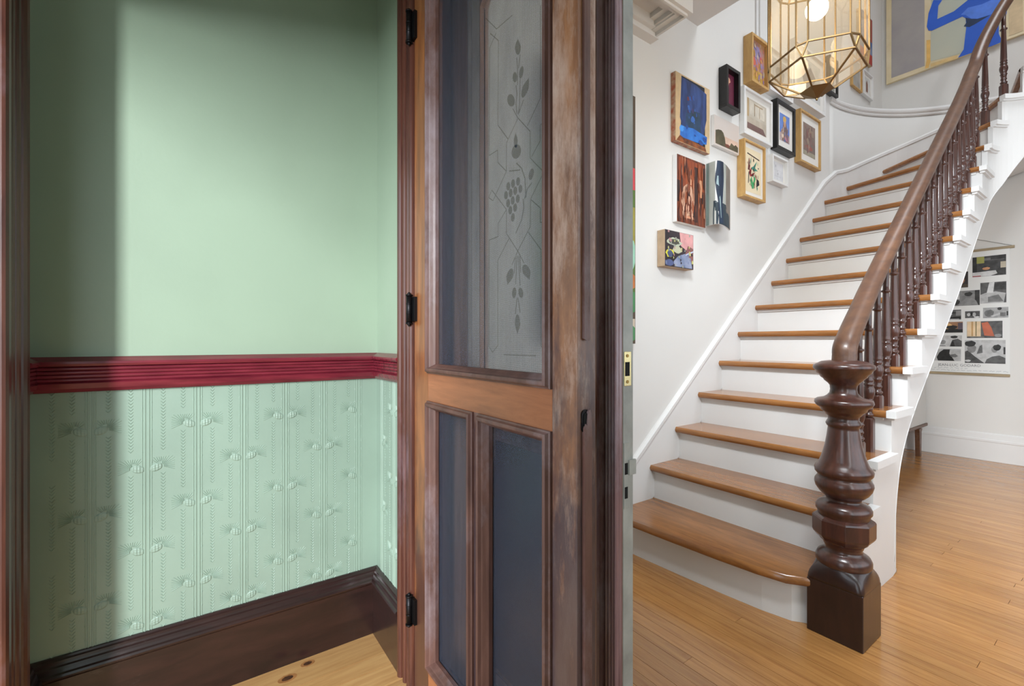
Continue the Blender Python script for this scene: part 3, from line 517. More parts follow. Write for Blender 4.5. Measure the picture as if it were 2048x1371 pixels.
FIGURE = {'gray': [(-1.5496, 5.0632), (-1.2994, 4.9519), (-1.2968, 3.7087), (-1.5524, 3.7113)], 'sage': [(-1.2485, 4.9148), (-0.7256, 4.7156), (-0.8005, 3.656), (-1.2535, 3.7308)], 'orange': [(-1.284, 3.9486), (-1.256, 3.9368), (-1.256, 3.7254), (-1.2687, 3.6779), (-1.2942, 3.6803), (-1.284, 3.7529)], 'orange2': [(-1.256, 3.7086), (-1.0682, 3.6957), (-1.0682, 3.6633), (-1.2535, 3.6771)], 'beige': [(-0.7462, 4.0031), (-0.6649, 3.989), (-0.6629, 3.6926), (-0.7441, 3.6925)], 'arm': [(-1.2334, 4.3022), (-1.1714, 4.2642), (-1.1985, 4.2277), (-1.2059, 4.1058), (-1.0918, 4.1112), (-0.9985, 4.1581), (-0.9622, 4.2626), (-0.7379, 4.198), (-0.7586, 3.8891), (-0.8048, 3.8364), (-0.8048, 3.7442), (-0.7879, 3.6798), (-0.7921, 3.6637), (-0.8475, 3.6594), (-0.9667, 3.6656), (-1.0635, 3.6674), (-1.0262, 3.7254), (-1.01, 3.909), (-1.0123, 4.0), (-1.0354, 4.0295), (-1.2434, 4.0171), (-1.2687, 4.0312), (-1.2814, 4.0754), (-1.2687, 4.1961)], 'light': [(-1.0447, 4.0511), (-0.9985, 4.0878), (-0.9086, 4.0652), (-0.7586, 4.0716), (-0.8005, 3.9444), (-0.8604, 3.9428), (-0.9397, 3.9546), (-0.9757, 3.9756), (-1.0169, 4.0347)], 'shadow': [(-1.0146, 4.0077), (-0.9757, 3.9736), (-0.9352, 3.9501), (-0.8561, 3.939), (-0.9576, 3.9112), (-0.9894, 3.907), (-1.0262, 3.9342), (-1.0077, 3.9589)], 'head': [(-0.8866, 4.2955), (-0.8954, 4.4702), (-0.8604, 4.5579), (-0.8005, 4.5275), (-0.7628, 4.4274), (-0.7753, 4.253)]}
for p in ETCH_LINES: etch_line(p, .0026, .6874)
for p in ETCH_STEMS: etch_line(p, .0032, .6872)
for p in ETCH_LEAVES: em.add([(x, .6870, z) for x, z in p], [tuple(range(len(p)))])
tag(em.build('etched_ornament', M['etch'], gp, fix=False), 'etched grapes, leaves and interlaced lines')
# fluted astragal on the meeting stile
fp = [(-.646,I0+.001),(-.646,.664)]
for a, b, h in ((-.646,-.626,.010),(-.623,-.617,.005),(-.615,-.609,.005),(-.607,-.601,.005),(-.599,-.5935,.006)):
    fp += [(a+(b-a)*(1-math.cos(PI*k/5))/2, .664-h*math.sin(PI*k/5)) for k in range(6)]
    fp += [(b, .666)]
fp += [(-.5925,.668),(-.5925,I0+.001)]
part(MB().prism([(x,y,.014) for x, y in fp], (0,0,DT-.014)), 'astragal', M['astragal'], d2)
part(MB().box(-.5922, -.5905, I0+.001, I1+.0015, .014, DT), 'edge_strip', M['edgewhite'], d2)
part(MB().box(-1.30, GXa, I1, I1+.0015, .014, DT).box(GXb, -.5922, I1, I1+.0015, .014, DT).box(GXa, GXb, I1, I1+.0015, .014, GZa).box(GXa, GXb, I1, I1+.0015, GZb, DT), 'hall_side_facing', M['edgewhite'], d2)
sp = part(MB().box(-.5906, -.5892, .6775, .6975, .971, 1.037), 'strike_plate', M['brass'], d2, .0006)
part(MB().box(-.5898, -.5888, .680, .6925, .990, 1.017), 'latch_hole', M['dark'], sp)
for zz in (.979, 1.029): part(MB().cyl((-.5895,.6865,zz),(-.5882,.6865,zz),.0032), 'screw', M['oldbrass'], sp)
lk = part(MB().box(-.5906, -.5890, .6765, .6935, .735, .862), 'lock_plate', M['edgewhite'], d2, .001)
for za, zb in ((.801,.823),(.755,.777)): part(MB().box(-.5896, -.5884, .6785, .6865, za, zb), 'keyhole_slot', M['dark'], lk)
part(MB().box(-.5905, -.5865, .689, .7085, .799, .828), 'lock_keeper', M['edgewhite'], lk)
adopt(d2)

# ------------------------------------------------------------------ hall cornice, upper mouldings
cn = MB()
X0, XE, YE = HX, -1.372, 2.097
cn.box(X0, XE-.05, .74, YE-.05, 2.80, 3.0)
def lband(w0, w1, z):   # L shaped band set in from the outer edge by w0..w1
    cn.box(XE-w1, XE-w0, .74, YE-w0, z, 3.0); cn.box(X0, XE-w1, YE-w1, YE-w0, z, 3.0)
lband(0, .018, 2.735); lband(.018, .030, 2.722); lband(.030, .062, 2.742); lband(.062, .072, 2.752); lband(.072,.105,2.775)
cn.box(X0, X0+.055, .74, YE-.0, 2.717, 2.83); cn.box(X0+.055, X0+.08, .74, YE-.06, 2.745, 2.83)
struct('trim_5', cn, M['ceiling'], 'white stepped plaster cornice above the hall door at top')
struct('trim_6', MB().box(HX, HX+.012, 3.24, 3.46, 3.2, 5.6).box(HX+.012, HX+.022, 3.27, 3.43, 3.2, 5.6), M['trimwhite'], 'white upright pilaster on the upper stair wall')
ACX, ACY, AR = -.336, 4.5, 1.3      # curved wall under the upper landing
def outer(th): return (ACX-AR*math.cos(th), ACY+AR*math.sin(th))
R = .187
arc = [outer(PI/2*k/24) for k in range(25)]
cw = MB(); rg = []
zlow = lambda k: 2.05+1.0*k/24
for k, (x, y) in enumerate(arc):
    nx, ny = (x-ACX)/AR, (y-ACY)/AR
    rg.append([(x, y, zlow(k)), (x, y, 3.172), (x+nx*.03, y+ny*.03, 3.172), (x+nx*.03, y+ny*.03, zlow(k))])
cw.loft(rg, smooth=False)
for f in range(len(cw.f)): cw.sm[f] = True
struct('wall_curved', cw, M['white'], 'curved white wall wrapping the turn of the stairs')
cap = MB(); bot = [(-1.65, 4.49), *arc, (-.33, 5.82), (-1.65, 5.82)]
cap.prism([(x, y, 3.165) for x, y in bot], (0,0,.02))
struct('trim_7', cap, M['white'], 'white ledge over the curved stair wall')
prof = [(0,3.110),(.008,3.112),(.012,3.122),(.010,3.132),(.014,3.136),(.020,3.146),(.022,3.160),(.018,3.168),(0,3.186)]
struct('trim_8', MB().loft(sweep_xy(prof, arc), smooth=False), M['trimwhite'], 'white moulding running round the top of the curved wall')

# hall skirting along the far wall and right wall
hb = [(0,0),(.018,0),(.018,.165),(.022,.170),(.022,.185),(.016,.195),(.012,.235),(.006,.245),(0,.247)]
struct('baseboard_back', MB().loft(sweep_xy(hb, [(HX, 2.9), (HX, FY), (1.30, FY), (1.30, .74)]), smooth=False), M['trimwhite'], 'tall white skirting board along the far hall wall')

# ------------------------------------------------------------------ staircase
st = thing('staircase', (-1.15, 1.75, 0), 'white curving staircase with honey wood treads and dark turned balusters', 'staircase')
NY = lambda k: 1.624+.2279*k
SX = -.69                       # face of the outer string
TXR = -.700                     # right end of the wooden treads
WC = (-.41, 4.55); WR = .28     # well string arc
def inner(th, r=WR): return (WC[0]-r*math.cos(th), WC[1]+r*math.sin(th))
D = math.radians
ith = {14: D(17), 15: D(33), 16: D(58), 17: D(88)}
oth = {13: math.asin((4.76-ACY)/AR), 14: D(30.4), 15: D(50), 16: D(70), 17: D(88)}
def nose(k):
    """left (wall) and right (well) ends of the nosing line of tread k"""
    if k <= 12: return (HX, NY(k)), (TXR, NY(k))
    if k == 13: return outer(oth[13]), (TXR, 4.53)
    return outer(oth[k]), inner(ith[k], WR+.01)
def back_shift(a, b, d):
    t = Vector((b[0]-a[0], b[1]-a[1])).normalized(); n = Vector((-t.y, t.x))
    return (a[0]+n.x*d, a[1]+n.y*d), (b[0]+n.x*d, b[1]+n.y*d)
TH = .032
# first step with a curved front
n1 = [(HX,1.748),(-1.45,1.752),(-1.25,1.762),(-1.05,1.775),(-.90,1.790),(-.80,1.812),(-.740,1.858)]
r1 = [(x, y+.045) for x, y in n1[:-1]]+[(-.740,1.905)]
def tread_slab(front, back, z, name='tread'):
    mb = MB(); n = len(front)
    pr = [(0,-TH),(-.004,-TH+.004),(-.010,-TH*.5),(-.004,-.004),(0,0)]
    poly = list(front)+list(back)[::-1]
    fr = []
    for i, p in enumerate(front):
        a = Vector(front[max(i-1,0)]); b = Vector(front[min(i+1,n-1)]); t = (b-a).normalized(); nn = Vector((t.y,-t.x))
        fr.append([(p[0]+nn.x*(-o)*1, p[1]+nn.y*(-o), z+h) for o, h in pr])
    mb.loft(fr, smooth=True, cap=True, closed=False)
    mb.prism([(x, y, z-TH) for x, y in poly], (0,0,TH))
    return part(mb, name, M['tread'], st)
def riser_slab(line, z0, z1, k):
    mb = MB(); a = line; b = [(x, y+.018) for x, y in line]
    mb.prism([(x, y, z0) for x, y in list(a)+list(b)[::-1]], (0,0,z1-z0))
    c = [(x, y-.012) for x, y in line]
    mb.prism([(x, y, z1-.014) for x, y in list(c)+list(a)[::-1]], (0,0,.014))
    return part(mb, 'riser', M['trimwhite'], st)
tread_slab(n1, [(HX,NY(2)+.05),(TXR,NY(2)+.05),(TXR,1.86)], R)
riser_slab(r1, 0.0, R-TH, 1)
for k in range(2, 17):
    L_, R_ = nose(k); L2, R2 = nose(k+1)
    if k <= 11: tread_slab([L_, R_], [(L2[0], L2[1]+.045), (R2[0], R2[1]+.045)], k*R)
    else:
        mid = [outer(oth[k]+(oth[k+1]-oth[k])*t) for t in (.33,.66)] if k >= 13 else [(HX, 4.5)]
        b1, b2 = back_shift(L2, R2, .03)
        tread_slab([L_, R_], [L_]+mid+[L2, b2], k*R) if k >= 13 else tread_slab([L_, R_], [(HX,4.55), L2, b2], k*R)
    if k <= 12: riser_slab([(HX, NY(k)+.03), (SX-.028, NY(k)+.03)], (k-1)*R-.004, k*R-TH, k)
    else:
        a, b = back_shift(L_, R_, .028); mb = MB(); a2, b2 = back_shift(L_, R_, .044)
        mb.prism([(*a, (k-1)*R-.004), (*b, (k-1)*R-.004), (*b2, (k-1)*R-.004), (*a2, (k-1)*R-.004)], (0,0,R-TH+.004)); part(mb, 'riser', M['trimwhite'], st)
    # painted return nosing on the well side
    mb = MB()
    if k <= 12:
        y0, y1 = NY(k)-.004, NY(k)+.228+.03
        mb.prism([(TXR, y0, k*R-TH), (TXR, y0, k*R), (TXR, y1, k*R), (TXR, y1, k*R-TH)], (.036,0,0))
        mb.prism([(TXR, y0+.02, k*R-TH-.012), (TXR, y0+.02, k*R-TH), (TXR, y1-.02, k*R-TH), (TXR, y1-.02, k*R-TH-.012)], (.024,0,0))
    else:
        t0 = ith.get(k, 0); t1 = ith[k+1]+.12
        for ra, rb, za, zb in ((WR+.012, WR-.026, k*R-TH, k*R), (WR+.01, WR-.014, k*R-TH-.012, k*R-TH)):
            ii = [t0+(t1-t0)*q/6 for q in range(7)]
            pts = [(*inner(t, ra), za) for t in ii]+[(*inner(t, rb), za) for t in ii[::-1]]
            if k == 13: pts = [(TXR-.003, 4.525, za)]+pts+[(SX+(.026 if za > k*R-.04 else .014), 4.525, za)]
            mb.prism(pts, (0,0,zb-za))
    part(mb, 'return_nosing', M['trimwhite'], st)
# cut outer string following path: straight along the well, round the arc, then along the landing
low = [(2.02,0),(2.585,0),(2.60,.06),(2.612,.20),(2.632,.33),(2.68,.47),(2.75,.575),(2.85,.675),(2.99,.786),(3.348,1.046),(3.753,1.346),(4.296,1.79),(4.55,1.985)]
lowc = catmull([(a, b, 0) for a, b in low], 4)
def low_at(y):
    for a, b in zip(lowc[:-1], lowc[1:]):
        if a.x <= y <= b.x: return a.y+(b.y-a.y)*((y-a.x)/((b.x-a.x) or 1))
    return lowc[-1].y if y > 4 else 0
ys = sorted(set([2.02]+[round(p.x, 4) for p in lowc if p.x > 2.02]+[round(NY(k)+.03, 4) for k in range(2, 13)]+[4.555]))
mb = MB()
def top_at(y):
    k = int((y-1.624-.03)/.2279+1e-6)
    return min(max(k, 1), 12 if y < 4.555 else 13)*R-TH*.5
mids = []
for a, b in zip(ys[:-1], ys[1:]):
    if b-a < 1e-5: continue
    t = top_at((a+b)/2); la, lb = low_at(a), low_at(b)
    mb.add([(SX,a,la),(SX,b,lb),(SX,b,t),(SX,a,t),(SX-.028,a,la),(SX-.028,b,lb),(SX-.028,b,t),(SX-.028,a,t)],
           [(0,1,2,3),(7,6,5,4),(0,4,5,1),(3,2,6,7),(0,3,7,4),(1,5,6,2)])
lowth = [(0,1.985),(D(35),2.175),(D(62),2.376),(D(90),2.60)]
def lth(t):
    for (a, za), (b, zb) in zip(lowth[:-1], lowth[1:]):
        if a <= t <= b+1e-6: return za+(zb-za)*(t-a)/(b-a)
    return 2.6
ths = sorted(set([0]+[D(x) for x in range(6, 91, 6)]+[ith[k]+.02 for k in (14,15,16,17)]))
ths = [t for t in ths if t <= PI/2+1e-6]
for a, b in zip(ths[:-1], ths[1:]):
    m_ = (a+b)/2; k = 13+sum(1 for q in (14,15,16,17) if m_ > ith[q]+.02); t = k*R-TH*.5
    pa, pb, qa, qb = inner(a), inner(b), inner(a, WR+.028), inner(b, WR+.028)
    mb.add([(*pa,lth(a)),(*pb,lth(b)),(*pb,t),(*pa,t),(*qa,lth(a)),(*qb,lth(b)),(*qb,t),(*qa,t)],
           [(0,1,2,3),(7,6,5,4),(0,4,5,1),(3,2,6,7),(0,3,7,4),(1,5,6,2)])
yl = WC[1]+WR
mb.add([(WC[0],yl,2.6),(.2,yl,2.84),(1.3,yl,2.84),(1.3,yl,17*R-TH*.5),(WC[0],yl,17*R-TH*.5),(WC[0],yl+.028,2.6),(.2,yl+.028,2.84),(1.3,yl+.028,2.84),(1.3,yl+.028,17*R-TH*.5),(WC[0],yl+.028,17*R-TH*.5)],
       [(0,1,2,3,4),(9,8,7,6,5),(0,5,6,1),(1,6,7,2)])
part(mb, 'outer_string', M['trimwhite'], st)
# bead along the lower edge of the string
bead = [(SX-.004, p.x, p.y) for p in lowc if p.x >= 2.595]+[(*inner(t, WR+.004), lth(t)) for t in ths[1:]]
mb = MB()
mb.loft([[Vector(p)+Vector((.006*math.cos(q), .006*math.cos(q)*0, .006*math.sin(q))) for q in [2*PI*i/8 for i in range(8)]] for p in bead]); part(mb, 'string_bead', M['trimwhite'], st)
# plastered underside
mb = MB(); rr = []
for p in lowc:
    if p.x >= 2.585 and p.x < 4.5: rr.append([(SX-.02, p.x, p.y+.012), (HX, p.x, p.y+.012)])
for q in range(0, 19):
    t = PI/2*q/18; i_ = inner(t, WR+.02); o_ = outer(t); rr.append([(*i_, lth(t)+.012), (*o_, lth(t)+.012)])
rr.append([(1.3, yl+.02, 2.86), (1.3, FY, 2.86)])
mb.loft(rr, smooth=True, cap=False, closed=False); part(mb, 'soffit', M['trimwhite'], st)
mb = MB().prism([(x, y, 17*R-TH) for x, y in [inner(ith[17], WR+.01), (WC[0]+.05, yl), (1.3, yl), (1.3, FY), outer(oth[17])]], (0,0,TH)); part(mb, 'landing', M['tread'], st)
# wall string (skirting that climbs with the stairs)
mb = MB()
def wstr(y, x, zt, zb, nx, ny, d=.016):
    return [(x, y, zb), (x+nx*d, y+ny*d, zb), (x+nx*d, y+ny*d, zt-.04), (x+nx*(d+.008), y+ny*(d+.008), zt-.034), (x+nx*(d+.008), y+ny*(d+.008), zt-.012), (x+nx*.008, y+ny*.008, zt), (x, y, zt)]
pit = lambda y: (y-1.624)/.2279*R
rr = []
for y in (1.70, 2.0, 2.5, 3.0, 3.5, 4.0, 4.36): rr.append(wstr(y, HX, max(pit(y)+.17, .2), max(0, pit(y)-.2), 1, 0))
oz = [(oth[13], 13*R), (oth[14], 14*R), (oth[15], 15*R), (oth[16], 16*R), (oth[17], 17*R)]
def ozt(t):
    if t <= oth[13]: return pit(4.5)+(13*R-pit(4.5))*(t/oth[13])
    for (a, za), (b, zb) in zip(oz[:-1], oz[1:]):
        if t <= b+1e-6: return za+(zb-za)*(t-a)/(b-a)
    return 17*R
for q in range(1, 23):
    t = oth[17]*q/22; x, y = outer(t); rr.append(wstr(y, x, ozt(t)+.165, ozt(t)-.25, math.cos(t), -math.sin(t)))
mb.loft(rr, smooth=False); part(mb, 'wall_string', M['trimwhite'], st)

# handrail
pts = [(-.661,1.942,.955),(-.661,1.950,.995),(-.664,1.968,1.040),(-.680,2.084,1.110),(-.700,2.224,1.182),(-.722,2.385,1.270),(-.741,2.547,1.361),(-.753,2.722,1.478),(-.757,2.904,1.617)]
for y, e in ((3.2,0), (3.5,0), (3.9,0), (4.15,.004), (4.35,.018), (4.48,.038)): pts.append((-.757, y, pit(y)+.566+e))
for t, z in ((5, 3.04), (15, 3.145), (27, 3.275), (47, 3.49), (70, 3.70), (90, 3.84)): x, y = inner(D(t), .347); pts.append((x, y, z))
pts += [(-.1, WC[1]+.347, 3.93), (1.3, WC[1]+.347, 3.95)]
hp = [(-.034,-.012),(-.030,-.026),(-.016,-.034),(.016,-.034),(.030,-.026),(.034,-.012),(.038,-.002),(.038,.008),(.032,.020),(.022,.028),(.010,.033),(-.010,.033),(-.022,.028),(-.032,.020),(-.038,.008),(-.038,-.002)]
hr = catmull(pts, 6)
part(MB().loft(sweep3(hp, hr)), 'handrail', M['rail'], st)
# newel post
NX, NYY = -.661, 1.940
def zn(y): return CAM_H+(683-y)/910*1.658
npx = [(1139,52),(1136,47),(1132,47),(1128,53),(1121,58),(1113,58),(1106,54),(1101,45),(1098,40),(1092,38),(1088,41),(1085,42),(1082,44)]
nw = part(MB().box(NX-.0865, NX+.0865, NYY-.0865, NYY+.0865, 0, .192), 'newel_post', M['mahogany_block'], st, .003)
bl = [ring(NX, NYY, z, r, s, 64) for z, r, s in ((.191,.0865,1.0),(.200,.0865,.97),(.210,.0865,.90),(.220,.0862,.78),(.230,.0856,.60),(.239,.0846,.38),(.246,.0832,.16),(.251,.0815,0.0),(.254,.078,0.0))]
part(MB().loft(bl), 'newel_shoulder', M['mahogany_block'], nw)
oct_ = MB(); rr = []
for y, w in ((1079,50),(1075,56),(1068,63),(1064,65),(1036,65),(1033,63),(1030,57),(1027,48)): rr.append([(NX+w/680*math.cos(PI/8+PI/4*q), NYY+w/680*math.sin(PI/8+PI/4*q), zn(y)) for q in range(8)])
oct_.loft(rr, smooth=False); part(oct_, 'newel_octagon', M['mahogany'], nw, .002)
shaft = [ring(NX, NYY, zn(y), w/680) for y, w in npx]
shaft += [ring(NX, NYY, zn(1078), 50/680), ring(NX, NYY, zn(1072), 50/680), ring(NX, NYY, zn(1031), 52/680)]
up = [(1027,54),(1023,54),(1019,58),(1012,58),(1006,54),(1002,45),(999,38),(996,36),(992,38),(988,45),(983,51),(974,58),(966,61),(960,60),(955,56),(951,53),(948,56),(944,60),(938,61),(933,59),(928,53),(918,48),(905,43),(890,38.5),(872,35),(858,33),(853,32),(850,35),(846,37),(842,35),(838,32),(832,32),(828,37),(824,40),(820,47),(815,49),(811,57),(805,61),(800,60),(797,55),(794,41),(790,34),(785,29),(778,27.5),(770,28.5),(765,33),(760,40),(757,42),(753,48),(749,50),(745,56),(740,59),(737,63),(733,64),(729,62),(726,55),(722,46),(720,30)]
shaft += [ring(NX, NYY, zn(y), w/680) for y, w in up]
part(MB().loft(shaft), 'newel_shaft', M['mahogany'], nw)
# balusters
def baluster_mesh(base, total):
    mb = MB(); s = .0205
    mb.loft([ring(0,0,0,s,'s',16), ring(0,0,base-.008,s,'s',16), ring(0,0,base,s*.86,.5,16)], smooth=False)
    prof = [(.000,.0150),(.006,.0155),(.010,.0190),(.016,.0190),(.020,.0140),(.030,.0125),(.036,.0165),(.042,.0165),(.046,.0135),(.058,.0150),(.066,.0150),(.070,.0185),(.075,.0185),(.079,.0150),
            (.090,.0175),(.105,.0215),(.118,.0225),(.132,.0200),(.142,.0150),(.147,.0190),(.153,.0190),(.157,.0150),(.164,.0185),(.171,.0185),(.176,.0165),(.186,.0175),(.30,.0150),(.385,.0125),(.392,.0125),(.395,.0190),(.402,.0190),(.405,.0115),(.43,.0120)]
    T = total-base
    rr = [ring(0,0,base+(h if h < .3 else h+(T-.546)*.0), r*1.04, 'c', 16) for h, r in prof]+[ring(0,0,total+.012,.0125,'c',16)]
    mb.loft(rr); return mb
bm1 = part(baluster_mesh(.060,.606), 'baluster', M['mahogany'], st); bm2 = part(baluster_mesh(.153,.699), 'baluster', M['mahogany'], st)
first = {0: bm1, 1: bm2}
for k in range(2, 13):
    for j, dy in ((0,.085),(1,.199)):
        if k == 2 and j == 0: continue
        if k == 12 and j == 1: continue
        if first.get(j): o = first[j]; first[j] = None
        else:
            o = bpy.data.objects.new('baluster', (bm1 if j == 0 else bm2).data); COL.objects.link(o); o.parent = st
        o.location = (-.757, NY(k)+dy, k*R)
for k, y in ((12, 4.50), (13, 4.60)):
    o = part(baluster_mesh(.12, (2.985 if k == 13 else 2.86)-k*R), 'baluster', M['mahogany'], st); o.location = (-.757, y, k*R)
for k, t, z in ((14,25,3.225),(15,47,3.455),(16,74,3.70)):
    x, y = inner(D(t), .347); o = part(baluster_mesh(.11, z-k*R), 'baluster', M['mahogany'], st); o.location = (x, y, k*R); o.rotation_euler.z = -D(t)
adopt(st)

# ------------------------------------------------------------------ pictures on the stair wall
def on_wall(y0, y1, z0, z1, x):     # s runs along +Y, t up, d out of the wall (+X)
    return lambda s, t, d=0: (x+d, y0+(y1-y0)*s, z0+(z1-z0)*t)
def shapes_mesh(pl, base, shapes, d0=0.0):
    mb = MB(); mats = [base]
    mb.add([pl(0,0,d0), pl(1,0,d0), pl(1,1,d0), pl(0,1,d0)], [(0,1,2,3)], 0)
    for i, (m, pts) in enumerate(shapes):
        if m not in mats: mats.append(m)
        mb.add([pl(s, t, d0+.00006*(i+1)) for s, t in pts], [tuple(range(len(pts)))], mats.index(m))
    return mb, mats
def blob(cx, cy, rx, ry, n=14, j=.12, seed=1):
    rnd = random.Random(seed); return [(cx+rx*math.cos(2*PI*i/n)*(1+rnd.uniform(-j,j)), cy+ry*math.sin(2*PI*i/n)*(1+rnd.uniform(-j,j))) for i in range(n)]
def rect(a, b, c, d): return [(a,b),(c,b),(c,d),(a,d)]
def clip(pts): return [(min(.995, max(.005, s)), min(.995, max(.005, t))) for s, t in pts]
def daubs(n, cols, seed, box=(0,0,1,1), size=(.03,.09), tall=1.0):
    rnd = random.Random(seed); out = []
    for _ in range(n):
        cx, cy = rnd.uniform(box[0], box[2]), rnd.uniform(box[1], box[3]); r = rnd.uniform(*size); a = rnd.uniform(.35, 1)
        out.append((rnd.choice(cols), blob(cx, cy, r*a, r*tall, 8, .35, rnd.randint(0, 9999))))
    return out
def picture(label, y0, y1, z0, z1, dep, frame, fw, mount, base, shapes, name='framed_picture', recess=.012, group=None):
    t = thing(name, (HX, (y0+y1)/2, z0), label, 'picture', 'pictures on the stair wall')
    xb, xf = HX+.001, HX+dep
    if frame:
        mb = MB()
        for a, b, c, d in ((y0, y1, z0, z0+fw), (y0, y1, z1-fw, z1), (y0, y0+fw, z0+fw, z1-fw), (y1-fw, y1, z0+fw, z1-fw)): mb.box(xb, xf, a, b, c, d)
        part(mb, 'frame', frame, t, .0012)
        iy0, iy1, iz0, iz1 = y0+fw, y1-fw, z0+fw, z1-fw; xs = xf-recess
        part(MB().box(xb, xs-.003, iy0, iy1, iz0, iz1), 'mount', M['mount'], t)
        my, mz = (mount, mount) if not isinstance(mount, tuple) else mount
        mb, mats = shapes_mesh(on_wall(iy0+my, iy1-my, iz0+mz, iz1-mz, xs-.0026), base, [(m, clip(p)) for m, p in shapes]); mb.build('print', mats, t, fix=False)
    else:
        part(MB().box(xb, xf, y0, y1, z0, z1), 'canvas', M['canvas'] if mount == 0 else mount, t, .002)
        mb, mats = shapes_mesh(on_wall(y0+.001, y1-.001, z0+.001, z1-.001, xf+.0004), base, [(m, clip(p)) for m, p in shapes]); mb.build('painted_surface', mats, t, fix=False)
    adopt(t); return t
tan = art((198,170,130)); blu = art((48,72,128), (34,46,86), 9, (1,3,1)); brt = art((52,124,206), (36,94,176), 16); blk = art((24,24,32)); rus = art((150,82,38), (70,36,20), 22)
picture('blue abstract canvas with bright blue base and tan borders', 2.280, 2.628, 2.219, 2.619, .032, None, 0, art((176,150,124),(150,70,40),30), tan,
        [(blk, [(.14,.02),(.86,.03),(.84,.98),(.16,.98)]), (rus, [(.02,.0),(.9,.0),(.86,.07),(.12,.10)]), (blu, [(.12,.36),(.2,.2),(.8,.22),(.9,.5),(.9,.9),(.6,.95),(.16,.96)]),
         (art((40,70,110),(30,50,60),12), [(.26,.2),(.74,.2),(.70,.56),(.30,.52)]), (brt, [(.12,.10),(.22,.08),(.6,.09),(.9,.12),(.92,.24),(.7,.26),(.5,.28),(.26,.25),(.14,.26)]), ]+daubs(14, [art((54,98,170)), art((60,50,90)), art((100,48,60)), art((44,80,150))], 11, (.34,.28,.66,.74), (.02,.055), .8)+daubs(8, [brt, art((70,146,224)), art((34,70,140))], 12, (.16,.10,.86,.26), (.03,.08), .5), 'canvas_painting')
picture('small black box frame holding a pale lily on burgundy', 2.780, 2.945, 2.556, 2.823, .056, M['blackframe'], .022, 0.0, art((112,36,62), (88,28,50), 6),
        [(art((66,26,40)), [(.42,.05),(.5,.05),(.52,.6),(.40,.6)]), (art((232,176,146)), [(.36,.82),(.44,.90),(.60,.86),(.66,.78),(.50,.72),(.44,.58),(.40,.72)])], recess=.03)
picture('oak box frame with an orange and lilac floral painting', 3.083, 3.312, 2.814, 3.142, .062, M['oakframe'], .018, 0.0, art((190,140,80), (150,110,120), 12),
        [(art((190,120,84),(140,120,160),22), blob(.5,.62,.45,.3,16,.2,3)), (art((200,160,60),(150,104,60),18), rect(0,.0,1,.32)), (art((134,120,156)), blob(.45,.75,.2,.14,12,.3,5)), (art((196,96,76)), blob(.25,.5,.12,.1,12,.3,6)), (art((196,90,90)), blob(.75,.6,.1,.12,12,.3,8))]+daubs(46, [art((206,150,90)), art((150,136,170)), art((200,112,84)), art((176,130,60)), art((190,170,150)), art((140,110,140))], 21, (.04,.04,.96,.96), (.03,.08)), recess=.02)
sky_ = art((206,188,176), (196,190,186), 1.2)
picture('unframed dusk landscape of dark trees under a pink sky', 2.693, 2.988, 2.300, 2.492, .022, None, 0, M['whiteframe'], sky_,
        [(art((208,176,156)), rect(.04,.1,.96,.42)), (art((92,84,62),(70,64,46),16), [(.05,.06),(.96,.06),(.96,.24),(.86,.30),(.80,.24),(.68,.30),(.62,.18),(.5,.16),(.44,.20),(.42,.36),(.36,.52),(.28,.58),(.16,.56),(.05,.50)]), (art((112,62,48)), blob(.52,.14,.10,.06))], 'canvas_painting')
picture('white framed pale interior sketch with brown floor', 3.035, 3.425, 2.460, 2.782, .034, M['whiteframe'], .018, (.045,.038), art((198,188,172), (178,166,148), 5),
        [(art((176,148,108)), rect(0,.35,.09,1)), (art((204,194,178)), rect(.14,.5,.9,.95)), (art((150,128,98)), rect(.36,.5,.4,.92)), (art((160,136,104)), rect(.40,.86,.8,.90)), (art((168,146,118)), rect(.62,.5,.65,.9)), (art((186,172,154)), rect(0,.2,1,.40)), (art((122,94,88),(108,80,74),8), [(0,.0),(.98,.0),(.82,.2),(0,.2)])])
picture('black framed print of a yellow haired figure against blue', 3.463, 3.756, 2.462, 2.822, .047, M['blackframe'], .024, (.045,.055), art((84,110,180), (110,140,204), 7),
        [(art((206,190,184),(150,120,120),14), rect(0,0,1,.30)), (art((150,116,96),(90,80,90),16), [(.2,.02),(.85,.02),(.78,.45),(.66,.72),(.4,.74),(.28,.45)]), (art((212,168,88)), blob(.50,.82,.17,.13)), (art((206,160,130)), blob(.52,.66,.10,.12)), (art((222,200,180)), blob(.3,.3,.14,.18)), (art((186,120,140)), blob(.7,.16,.2,.1))]+daubs(26, [art((120,100,110)), art((176,150,140)), art((96,110,150)), art((150,120,100))], 51, (.15,.03,.9,.55), (.03,.09)))
picture('large oak box frame with a faded brown figure print', 3.840, 4.208, 2.452, 2.860, .047, M['oakframe'], .016, (.060,.062), art((146,124,112), (116,104,98), 6),
        [(art((126,100,94)), blob(.45,.6,.3,.3,14,.2,4)), (art((150,90,82)), blob(.45,.26,.35,.09,14,.2,7)), (art((158,150,130)), rect(0,0,1,.14)), (art((170,140,110)), blob(.6,.82,.1,.08))]+daubs(24, [art((130,112,102)), art((116,96,92)), art((152,132,116)), art((140,100,94))], 61, (.05,.1,.95,.95), (.04,.12)))
picture('small white box frame with a faint pencil sketch', 3.406, 3.641, 2.210, 2.407, .045, M['whiteframe'], .014, .02, art((206,204,206)),
        [(art((150,148,152)), rect(.3,.7,.34,.84)), (art((160,158,160)), rect(.44,.48,.5,.52)), (art((140,138,142)), rect(.5,.3,.54,.42)), (art((176,172,174)), rect(.2,.2,.8,.215)), (art((170,168,170)), rect(.3,.55,.7,.56))], recess=.02)
